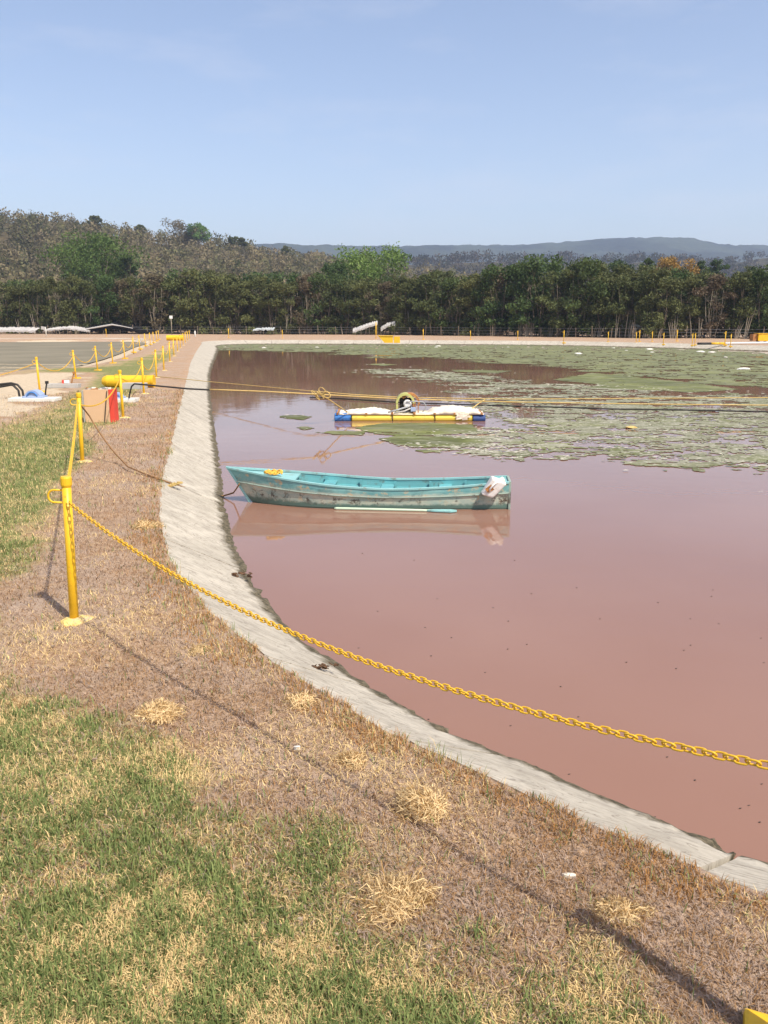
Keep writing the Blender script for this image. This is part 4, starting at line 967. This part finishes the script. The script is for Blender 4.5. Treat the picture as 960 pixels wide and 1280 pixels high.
    # yellow line bundled on the bow
    b = MB(); r2 = random.Random(3)
    for k in range(9):
        c = Vector((LW * .905 + r2.uniform(-.1, .1), .13 + r2.uniform(-.08, .1), .43 + r2.uniform(0, .02))); a = r2.uniform(0, 3)
        b.tube([c + Vector((.07 * math.cos(q + a), .04 * math.sin(q), .015 * math.sin(3 * q))) for q in np.linspace(0, 6.1, 12)], .009, 5, closed=True)
    o = b.build('rope_bundle', M['yrope'], smooth=True); o.matrix_world = Matrix.Translation(pB) @ Matrix.Rotation(t.rotation_euler.z, 4, 'Z')
    tag(o, 'orange-yellow rope bundle lying on the bow of the boat', 'rope bundle')
    return t
M['yrope'] = worn('orange_yellow_rope', (.80, .47, .08), (.5, .3, .1), .6, .9, 20, .1)
M['hull2'] = worn('grey_green_worn_planks', (.30, .38, .32), (.08, .06, .045), .52, .7, 7)
M['jug'] = worn('scuffed_white_plastic', (.80, .78, .72), (.30, .19, .11), .585, .5, 9)
boat()
# floating oar
q0 = at(418, 635.5, WZ + .015); q1 = at(571, 638.5, WZ + .02); d = (q1 - q0); L_ = d.length; b = MB()
oar = tag(empty('oar', q0, math.atan2(d.y, d.x)), 'pale green oar floating along the near side of the boat', 'oar')
b.tube([(0, 0, 0), (.03, 0, 0), (L_ * .72, 0, 0), (L_ * .78, 0, 0)], [.012, .019, .017, .014], 8); b.build('shaft', M['oar'], oar, smooth=True)
b = MB(); v = []
for x_, w_ in ((L_ * .76, .016), (L_ * .82, .045), (L_ * .95, .06), (L_, .02)): v += [(x_, -w_, .012), (x_, w_, .012), (x_, w_, -.006), (x_, -w_, -.006)]
f = [(k * 4 + q, k * 4 + (q + 1) % 4, k * 4 + 4 + (q + 1) % 4, k * 4 + 4 + q) for k in range(3) for q in range(4)] + [(3, 2, 1, 0), (12, 13, 14, 15)]
b.add(v, f); b.build('blade', M['turql'], oar)
# tilted white container hung over the stern quarter
pq = aty(616, 609.5, 10.60); jug = tag(empty('white_container', pq), 'battered white container hanging tilted over the stern side of the boat', 'container')
jug.rotation_euler = (R(10), R(36), R(10))
bm = bmesh.new(); bmesh.ops.create_cube(bm, size=1)
for v_ in bm.verts:
    c = v_.co; k = 1 - .22 * (.5 - c.z); v_.co = Vector((c.x * .20 * k, c.y * .13 * k, c.z * .27 + c.x * .05))
bmesh.ops.bevel(bm, geom=bm.edges[:], offset=.028, segments=3, affect='EDGES', profile=.6)
bmesh.ops.subdivide_edges(bm, edges=bm.edges[:], cuts=2, use_grid_fill=True)
for v_ in bm.verts:
    c = v_.co; nzv = float(fbm(np.array(c.x * 16 + 7), np.array(c.z * 13 + c.y * 9), 61, 3)) - .5; v_.co = c * (1 + nzv * .20)
me = bpy.data.meshes.new('body'); bm.to_mesh(me); bm.free(); me.materials.append(M['jug']); o = bpy.data.objects.new('body', me); col.objects.link(o); o.parent = jug
b = MB(); b.tube([(.03, 0, .13), (.035, 0, .165), (.04, 0, .18)], [.04, .038, .03], 12); b.build('neck', M['jug'], jug)
b = MB(); b.tube([(-.02, -.055, .10), (-.05, -.09, .06), (-.05, -.09, -.02), (-.02, -.055, -.06)], .012, 6); b.build('handle', M['jug'], jug, smooth=True)
b = MB(); b.box((-.045, -.066, -.03), (.075, .012, .10), tilt=('Y', .3), jit=.012); b.build('dirty_opening', M['orange'], jug)
# ================================================================ AERATOR RAFT
def raft():
    pL = at(418, 526.5, WZ); pR = at(608, 526.5, WZ); t = tag(empty('aerator_raft', pL, 0), 'yellow and blue pontoon raft with a fan floating beyond the boat', 'raft'); LW = (pR - pL).x
    px = LW / 190.0
    def drum(x0, x1, y, name, mat, r=.10, z=.07, ends=.004):
        b = MB(); b.tube([(x0, y, z), (x0 + .015, y, z), ((x0 + x1) / 2, y, z), (x1 - .015, y, z), (x1, y, z)], [r * .8, r, r * 1.0, r, r * .8], 14); return b.build(name, mat, t, smooth=False)
    for y in (.1, .85):
        drum(0, 21 * px, y, 'blue_drum', M['bluew'], .115, .075); drum(173 * px, 189 * px, y, 'blue_drum', M['bluew2'], .10, .055)
        for a, c in ((21.5, 72), (72.8, 125), (125.8, 172.5)): drum(a * px, c * px, y, 'yellow_drum', M['floaty'])
    for k, x in enumerate((4, 40, 72.4, 100, 125.4, 150, 184)):
        b = MB(); b.box((x * px, .48, .185), (.05, 1.0, .04)); b.build('cross_beam', M['orange'], t)
    for x in (21, 72.4, 125.4, 172.8): b = MB(); b.tube([(x * px, .1 + .118 * math.cos(q), .07 + .118 * math.sin(q)) for q in np.linspace(0, 6.283, 17)[:-1]], .008, 5, closed=True); b.build('strap', M['black'], t)
    # crusted deck: lumpy sheet
    nx, ny = 150, 16; xs = np.linspace(6 * px, 187 * px, nx); ys = np.linspace(.0, .92, ny); Xg, Yg = np.meshgrid(xs, ys); u_ = Xg / px
    prof = np.interp(u_, [0, 6, 20, 50, 68, 78, 100, 115, 125, 150, 175, 187], [.20, .22, .27, .30, .24, .19, .18, .20, .29, .36, .30, .22])
    z = prof - .03 + (fbm(Xg * 7, Yg * 7, 71) - .5) * .12 - .05 * ((Yg - .46) / .46) ** 4; z = np.maximum(z, .165)
    vt = np.stack([Xg, Yg, z], -1).reshape(-1, 3); vb = vt.copy(); vb[:, 2] = .158; N = len(vt)
    i, j = np.meshgrid(np.arange(ny - 1), np.arange(nx - 1), indexing='ij'); q = i * nx + j; qs = np.stack([q, q + 1, q + nx + 1, q + nx], -1).reshape(-1, 4); qb = qs[:, ::-1] + N
    e1 = np.arange(nx - 1); s1_ = np.stack([e1, e1 + N, e1 + 1 + N, e1 + 1], -1); e2 = e1 + (ny - 1) * nx; s2_ = np.stack([e2, e2 + 1, e2 + 1 + N, e2 + N], -1)
    e3 = np.arange(ny - 1) * nx; s3_ = np.stack([e3, e3 + nx, e3 + nx + N, e3 + N], -1); e4 = e3 + nx - 1; s4_ = np.stack([e4, e4 + N, e4 + nx + N, e4 + nx], -1)
    np_mesh('crusted_deck', np.concatenate([vt, vb]), np.concatenate([qs, qb, s1_, s2_, s3_, s4_]), None, M['crust'], t, smooth=True)
    # spilled crust over the front drum
    b = MB(); r2 = random.Random(9)
    for k in range(16):
        x = (160 + r2.uniform(-5, 8)) * px; b.box((x, -.02 + r2.uniform(-.01, .02), .19 - k * .008), (r2.uniform(.08, .16), .03, r2.uniform(.03, .07)), jit=.012)
    b.build('crust_spill', M['crust'], t)
    # arched fan shroud: open at the front, deep
    def arch(cx, y0_, y1_, ro, ri, z0, name, mat, a0=0, a1=math.pi, stretch=1.1):
        b = MB(); n = 18; v = []; f = []
        for k in range(n + 1):
            a = a0 + (a1 - a0) * k / n
            for r_, y in ((ro, y0_), (ro, y1_), (ri, y1_), (ri, y0_)): v.append((cx + r_ * math.cos(a), y, z0 + r_ * math.sin(a) * stretch))
        for k in range(n):
            for q in range(4): f.append((k * 4 + q, k * 4 + 4 + q, k * 4 + 4 + (q + 1) % 4, k * 4 + (q + 1) % 4))
        f += [(0, 1, 2, 3), (n * 4 + 3, n * 4 + 2, n * 4 + 1, n * 4)]; b.add(v, f); return b.build(name, mat, t)
    cx = 90 * px
    arch(cx - .02, .28, .62, .235, .185, .40, 'fan_shroud', M['ring'], 0, math.pi)
    b = MB()
    b.box((cx - .225, .45, .29), (.045, .34, .24)); b.build('shroud_side', M['ring'], t)
    b = MB(); b.box((cx + .19, .45, .29), (.04, .34, .24)); b.build('shroud_side', M['orange'], t)
    arch(cx + .10, .36, .66, .25, .20, .38, 'belt_guard', M['orange'], 0, math.pi * .8)
    for k in range(3): b = MB(); b.box((cx + .16 + k * .07, .34, .30), (.022, .03, .26)); b.build('guard_bar', M['orange'], t)
    b = MB(); b.tube([(cx + .03, .22, .40), (cx + .03, .26, .40), (cx + .03, .5, .40)], [.07, .10, .10], 14); b.build('motor', M['white'], t)
    b = MB(); b.box((cx - .01, .52, .36), (.30, .04, .34)); b.build('fan_back', M['black'], t)
    for k in range(5):
        a = k * 1.257; b = MB(); b.box((cx - .03 + .08 * math.cos(a), .40, .42 + .08 * math.sin(a)), (.13, .015, .045), tilt=('Y', -a)); b.build('fan_blade', M['black'], t)
    b = MB(); P = [(cx + .0, .2, .46), (cx + .25, .19, .46), (cx + .42, .18, .45), (cx + .48, .18, .38), (cx + .48, .18, .28), (cx + .40, .18, .21)]; b.tube(P, .013, 8); b.build('handle_loop', M['steel'], t, smooth=True)
    b = MB(); b.tube([(cx - .45, -.0, .22), (cx - .25, .08, .26), (cx + .04, .16, .34)], .022, 8); b.build('outlet_pipe', M['steel'], t, smooth=True)
    b = MB(); b.tube([(cx - .30, .0, .205), (cx - .05, .08, .24), (cx + .10, .14, .30)], .018, 8); b.build('outlet_pipe', M['greyw'], t, smooth=True)
    b = MB(); b.box((cx + .17, .2, .27), (.12, .1, .1)); b.build('gearbox', M['pblue'], t, bevel=.01)
M['bluew2'] = worn('dark_blue_plastic', (.03, .07, .22), (.03, .04, .07), .55, .45, 8)
raft()
# ================================================================ FAR BANK THINGS
p = at(487, 427); t = tag(empty('yellow_chute', p), 'yellow chute hanging over the far shore of the pond', 'chute'); k = p.y / F
b = MB(); Z0 = -.25
v = [(-14 * k, -.3, .55), (4 * k, -.3, .55), (4 * k, -.3, -.12), (-6 * k, -.3, -.12), (-14 * k, .6, .55), (4 * k, .6, .55), (4 * k, .6, -.12), (-6 * k, .6, -.12)]
b.add(v, [(0, 3, 2, 1), (4, 5, 6, 7), (0, 4, 7, 3), (3, 7, 6, 2), (2, 6, 5, 1)]); b.build('hopper', M['yellow'], t)
b = MB(); b.box((9 * k, .2, .18), (7.5 * k, .7, .62)); b.build('end_box', M['yellow'], t, bevel=.02)
b = MB(); b.box((-5 * k, -.32, .57), (19 * k, .08, .08)); b.build('lip', M['yellow'], t)
p = at(951, 427); t = tag(empty('yellow_bin', p), 'yellow box on the far bank at the right edge of the picture', 'bin'); k = p.y / F
b = MB(); b.box((.5 * k, 0, 5.2 * k), (12.5 * k, .9, 8.5 * k), tilt=None); b.build('body', M['yellow'], t, bevel=.02)
b = MB(); b.box((-8.6 * k, .15, 4.9 * k), (5.2 * k, .8, 8 * k)); b.build('side_box', M['orange'], t, bevel=.02)
for x in (-4, 5): b = MB(); b.box((x * k, 0, .25 * k), (1 * k, .5, 1.5 * k)); b.build('leg', M['orange'], t)
b = MB(); b.box((0, 0, 9.7 * k), (13.4 * k, 1.0, .6 * k)); b.build('lid', M['yellow'], t)
a = at(872, 431); c = at(905, 430.8); d = at(1040, 428.5); t = tag(empty('bank_pipe', a), 'long black, yellow and white pipe lying on the far bank at right', 'pipe'); r_ = .10
def seg(p, q, mat, nm, lb): b = MB(); b.tube([p - a + Vector((0, 0, r_)), q - a + Vector((0, 0, r_))], r_, 10); o = b.build(nm, mat, t, smooth=True); o['label'] = lb
seg(a, a.lerp(c, .5), M['black'], 'pipe_length', 'black length'); seg(a.lerp(c, .51), c, M['yellow'], 'pipe_length', 'yellow length'); seg(c.lerp(d, .01), d, M['white'], 'pipe_length', 'white length')
# fence
fe = tag(empty('wire_fence', on_tl(TLl[-1] / 2)[0]), 'long wire fence on thin posts in front of the tree belt', 'fence'); fo = fe.location.copy(); wires = []
s = 0; fb = MB(); fb.tube([(0, 0, -.2), (0, 0, 1.25)], .055, 6); f0 = fb.build('fence_post', M['wire'], fe); fm = f0.data; k = 0
while s < TLl[-1]:
    p, n = on_tl(s); q = p - n * 1.0; q.z = 0
    if -60 < px_of(q) < 1020:
        o = f0 if k == 0 else f0.copy()
        if k: col.objects.link(o)
        o.location = q - fo; o.rotation_euler = (R(random.uniform(-4, 4)), R(random.uniform(-4, 4)), 0); o.scale = (1, 1, random.uniform(.85, 1.2)); wires.append(q - fo); k += 1
    s += random.uniform(2.4, 3.0)
for z in (.35, .75, 1.1): b = MB(); b.tube([q + Vector((0, -.06, z + random.uniform(-.03, .03))) for q in wires], .012, 4); b.build('fence_wire', M['steel'], fe)
# bare stems between the fence and trees
for k in range(46):
    u = random.choice((random.uniform(20, 960), random.uniform(640, 950))); p, n = on_tl(np.interp(u, [px_of(on_tl(q)[0]) for q in np.linspace(0, TLl[-1], 60)], np.linspace(0, TLl[-1], 60)))
    q = p + n * random.uniform(-.2, .8); b = MB(); h = random.uniform(1.2, 3.4); a = random.uniform(-.5, .5)
    for w_ in range(random.choice((1, 2, 3))): b.tube([(w_ * .12, 0, -.1), (w_ * .2 + a * .4, 0, h * .5), (w_ * .3 + a, random.uniform(-.2, .2), h)], [.06, .05, .02], 5)
    tag(b.build('bare_stem', M['bark2'], at0=(q.x, q.y, 0)), 'pale bare stem rising at the foot of the tree belt behind the fence', 'stem', 'bare stems along the fence')
# shade tents and tarpaulins under the trees
def sheet(name, pxs, y, depth, mat, label, cat, drop=.25, seg=14):
    top = [aty(u, v, y) for u, v in pxs]; xs = [q.x for q in top]; zs = [q.z for q in top]; n = seg * (len(pxs) - 1); v = []; f = []; r2 = random.Random(len(pxs) * 7 + int(y))
    cx = sum(xs) / len(xs)
    for k in range(n + 1):
        x = xs[0] + (xs[-1] - xs[0]) * k / n; z = float(np.interp(x, xs, zs))
        for j_ in range(4): v.append((x - cx, depth * j_ / 3, z + (drop * j_ / 3 * 1.5) + r2.uniform(-.07, .07)))
        v.append((x - cx, .02, z - drop + r2.uniform(-.09, .07)))
    for k in range(n):
        a = k * 5; b_ = a + 5
        for j_ in range(3): f.append((a + j_, b_ + j_, b_ + j_ + 1, a + j_ + 1))
        f.append((a + 4, b_ + 4, b_, a))
    t = tag(empty(name, (cx, y, 0)), label, cat); b = MB(); b.add(v, f); o = b.build('cover', mat, t)
    so_ = o.modifiers.new('thick', 'SOLIDIFY'); so_.thickness = .03
    for k in range(0, n + 1, seg): b = MB(); b.tube([(v[k * 5][0], .1, -.1), (v[k * 5][0], .1, max(.1, v[k * 5][2] - .03))], .04, 6); b.build('prop', M['trunk'], t)
    return t
yF = 132
sheet('white_tarpaulin', [(56, 412.5), (66, 411.5), (84, 410), (100, 412), (112, 413.5)], yF + 2, 2.0, M['cloth'], 'white tarpaulin spread low under the trees at left', 'tarpaulin', .2)
sheet('black_shade_tent', [(108, 412), (126, 409), (140, 406.5), (160, 410), (192, 416)], yF + 2.5, 3, M['net'], 'black shade-net tent under the trees beyond the left posts', 'tent', .45)
b = MB(); tt_ = [aty(u, v, yF + 2.3) for u, v in ((108, 411.3), (126, 408.2), (140, 405.8), (150, 407.3), (166, 410.4))]; b.tube(tt_, [.10, .13, .13, .08, .05], 6); tag(b.build('white_hem', M['cloth']), 'thin white strip of cloth along the ridge of the black shade tent', 'cloth strip')
sheet('white_tarpaulin', [(-20, 413.5), (10, 412.5), (30, 412.8), (44, 413.4)], yF + 3, 2, M['cloth'], 'grey-white tarpaulin at the left edge of the picture under the trees', 'tarpaulin', .3)
sheet('metal_roof', [(441, 414), (450, 411), (462, 406.5), (472, 404)], 126, 1.0, M['cloth'], 'slanting white roof sheet under the trees left of the yellow chute pole', 'roof sheet', .25)
sheet('metal_roof', [(476, 412), (484, 407), (494, 404.5)], 127, 1.0, M['cloth'], 'small bluish-white roof sheet right of the yellow chute pole', 'roof sheet', .25)
sheet('metal_roof', [(316, 412.8), (326, 411.5), (342, 411.5)], 129, 2, M['tin'], 'pale scrap of roofing under the trees near the pond corner', 'roof sheet', .15)
sheet('metal_roof', [(778, 408), (794, 407), (812, 408)], 106, 2.4, M['tin'], 'pale green-grey roof sheet glimpsed under the trees at right', 'roof sheet', .15)
sheet('metal_roof', [(560, 411), (572, 409.5), (582, 412)], 125, 2, M['tin'], 'tiny pale roof sheet under the trees right of the yellow chute', 'roof sheet', .15)
# litter floating on the algae
def lump(u, v, s, label, name='floating_litter', z=WZ + .03):
    s *= .6; p = at(u, v, z); b = MB(); n = 8; v_ = [(0, 0, s * .35)]; r2 = random.Random(int(u * 10))
    for (rr_, zz) in ((.55, .28), (1, .05), (.9, -.15)):
        for k in range(n): a = 6.283 * k / n; q = s * rr_ * r2.uniform(.75, 1.2); v_.append((q * 1.5 * math.cos(a), q * .8 * math.sin(a), s * zz))
    f_ = [(0, 1 + k, 1 + (k + 1) % n) for k in range(n)] + [(1 + q * n + k, 1 + (q + 1) * n + k, 1 + (q + 1) * n + (k + 1) % n, 1 + q * n + (k + 1) % n) for q in range(2) for k in range(n)]
    b.add(v_, f_); return tag(b.build(name, M['litter'], at0=p), label, 'litter', 'pale litter floating on the algae')
for u, v, s, lb in ((545,434,.22,'lower of two white lumps floating near the far shore right of the chute'),(548,432.6,.30,'upper of two white lumps floating near the far shore right of the chute'),(723,442,.36,'white lump floating alone on the green algae right of the middle'),(330,434.8,.25,'pale lump floating near the far left corner of the pond'),(396,434,.22,'pale lump floating on the far green band left of the chute'),
        (812,436.5,.38,'white lump at the far shore above the open dark water'),(815,440.3,.2,'small pale speck of litter below the white lump at the far shore'),(876,439.6,.40,'largest white lump at the far shore toward the right'),(890,440.3,.34,'white lump just right of the largest one at the far shore'),(767,435,.2,'tiny pale speck at the far shore right of the lone white lump'),(783,438,.16,'tiny pale speck between the lone lump and the right-hand lumps'),(907,446.5,.18,'tiny pale speck on the algae below the right-hand lumps'),(930,461.5,.42,'flat pale lump floating at right beyond the dark water'),(635,434,.16,'tiny pale speck on the far green band at the middle')): lump(u, v, s, lb)
o = lump(789, 534, .16, 'yellowish flat scrap floating on the grey scum at right'); o.data.materials[0] = M['rope']
b = MB(); r2 = random.Random(8)                                # mud and scum bars in the left pond
for k in range(34):
    p = at(r2.uniform(-40, 118), 467 - 13 * r2.random() ** 1.6, -.28); L_ = r2.uniform(.5, 3.2); W_ = r2.uniform(.05, .22); n = 12; v_ = [(p.x, p.y, -.27)]
    for q in range(n): a = 6.283 * q / n; e_ = r2.uniform(.6, 1.2); v_.append((p.x + L_ * e_ * math.cos(a), p.y + W_ * e_ * math.sin(a) + L_ * .04 * math.cos(a * 2), -.31))
    b.add(v_, [(0, 1 + q, 1 + (q + 1) % n) for q in range(n)])
tag(b.build('mud_bars', worn('pale_pond_mud', (.42, .35, .24), (.16, .13, .08), .5, .9, 3, .1)), 'pale mud and scum bars along the near shore of the left pond', 'mud', kind='stuff')
# small things on the bank
def chip(u, v, s, mat, label, name, cat, z=.012):
    p = at(u, v, z); b = MB(); r2 = random.Random(int(u)); n = 7; v_ = [(0, 0, s * .16)]
    for k in range(n): a = 6.283 * k / n; q = s * r2.uniform(.6, 1.1); v_.append((q * 1.4 * math.cos(a), q * .7 * math.sin(a), s * r2.uniform(0, .12)))
    n0 = len(v_); v_ += [(x, y, -.03) for x, y, z_ in v_[1:]]; f_ = [(0, 1 + k, 1 + (k + 1) % n) for k in range(n)] + [(1 + k, n0 + k, n0 + (k + 1) % n, 1 + (k + 1) % n) for k in range(n)]
    b.add(v_, f_); return tag(b.build(name, mat, at0=p), label, cat)
chip(712, 1093, .022, M['crust'], 'pale dead leaf on the brown strip at lower right', 'dead_leaf', 'leaf')
chip(372, 933, .014, M['litter'], 'small pale stone on the brown strip left of the round straw clump', 'stone', 'stone')
b = MB(); r2 = random.Random(4); c = at(409, 835, -.21)
for k in range(26): b.box((r2.uniform(-.09, .07), r2.uniform(-.03, .03), r2.uniform(.0, .02)), (.035, .014, .004), r2.uniform(0, 3), ('X', r2.uniform(-.8, .8)), .003)
M['deadleaf'] = worn('dark_dead_leaves', (.14, .08, .045), (.05, .03, .02), .5, .9, 30, .1)
tag(b.build('leaf_litter', M['deadleaf'], at0=c), 'small heap of dark dead leaves on the apron', 'leaves')
b = MB(); c = at(303, 720, -.30)
for k in range(22): b.box((r2.uniform(-.09, .09), r2.uniform(-.04, .04), r2.uniform(.0, .03)), (.04, .016, .004), r2.uniform(0, 3), ('X', r2.uniform(-.8, .8)), .003)
tag(b.build('leaf_litter', M['deadleaf'], at0=c), 'dark dead leaves caught at the waterline below the boat bow', 'leaves')
# stones and soil crumbs on the bank
b = MB(); r2 = random.Random(12)
for k in range(900):
    a_ = math.radians(r2.uniform(-30, 28)); q_ = 1.8 * (14 / 1.8) ** r2.random(); x_, y_ = math.sin(a_) * q_, math.cos(a_) * q_
    if sdist(np.array([x_]), np.array([y_]), poly1)[0] < .08: continue
    s_ = r2.uniform(.004, .011) * (1 + y_ / 12); b.box((x_, y_, .006), (s_ * 1.5, s_, s_ * .8), r2.uniform(0, 3), jit=s_ * .25)
tag(b.build('soil_crumbs', worn('pale_soil_crumbs', (.42, .33, .24), (.16, .10, .06), .45, .95, 9, .1)), 'small stones and soil crumbs among the dry grass', 'stones', kind='stuff')
# dark specks drifting on the near water
b = MB()
for k in range(48):
    u = random.uniform(420, 955); v_ = random.uniform(680, 1040); q = at(u, v_, WZ + .003); b.tube([q + Vector((-.006, 0, 0)), q, q + Vector((.006, .003, 0))], [.002, random.uniform(.0015, .004), .002], 5)
tag(b.build('floating_specks', M['black']), 'tiny dark specks drifting on the near pink water', 'specks', kind='stuff')
# ================================================================ HAZE
m = bpy.data.materials.new('haze_air'); m.use_nodes = True; n_ = m.node_tree; n_.nodes.clear(); ou = n_.nodes.new('ShaderNodeOutputMaterial'); pv = n_.nodes.new('ShaderNodeVolumePrincipled')
pv.inputs['Color'].default_value = (.62, .76, 1.0, 1); pv.inputs['Density'].default_value = .00022; pv.inputs['Anisotropy'].default_value = .2
n_.links.new(pv.outputs[0], ou.inputs['Volume'])
b = MB(); b.box((0, 0, 168), (8400, 8400, 344)); tag(b.build('haze', m), 'thin bluish air over the whole scene', 'haze', kind='stuff')
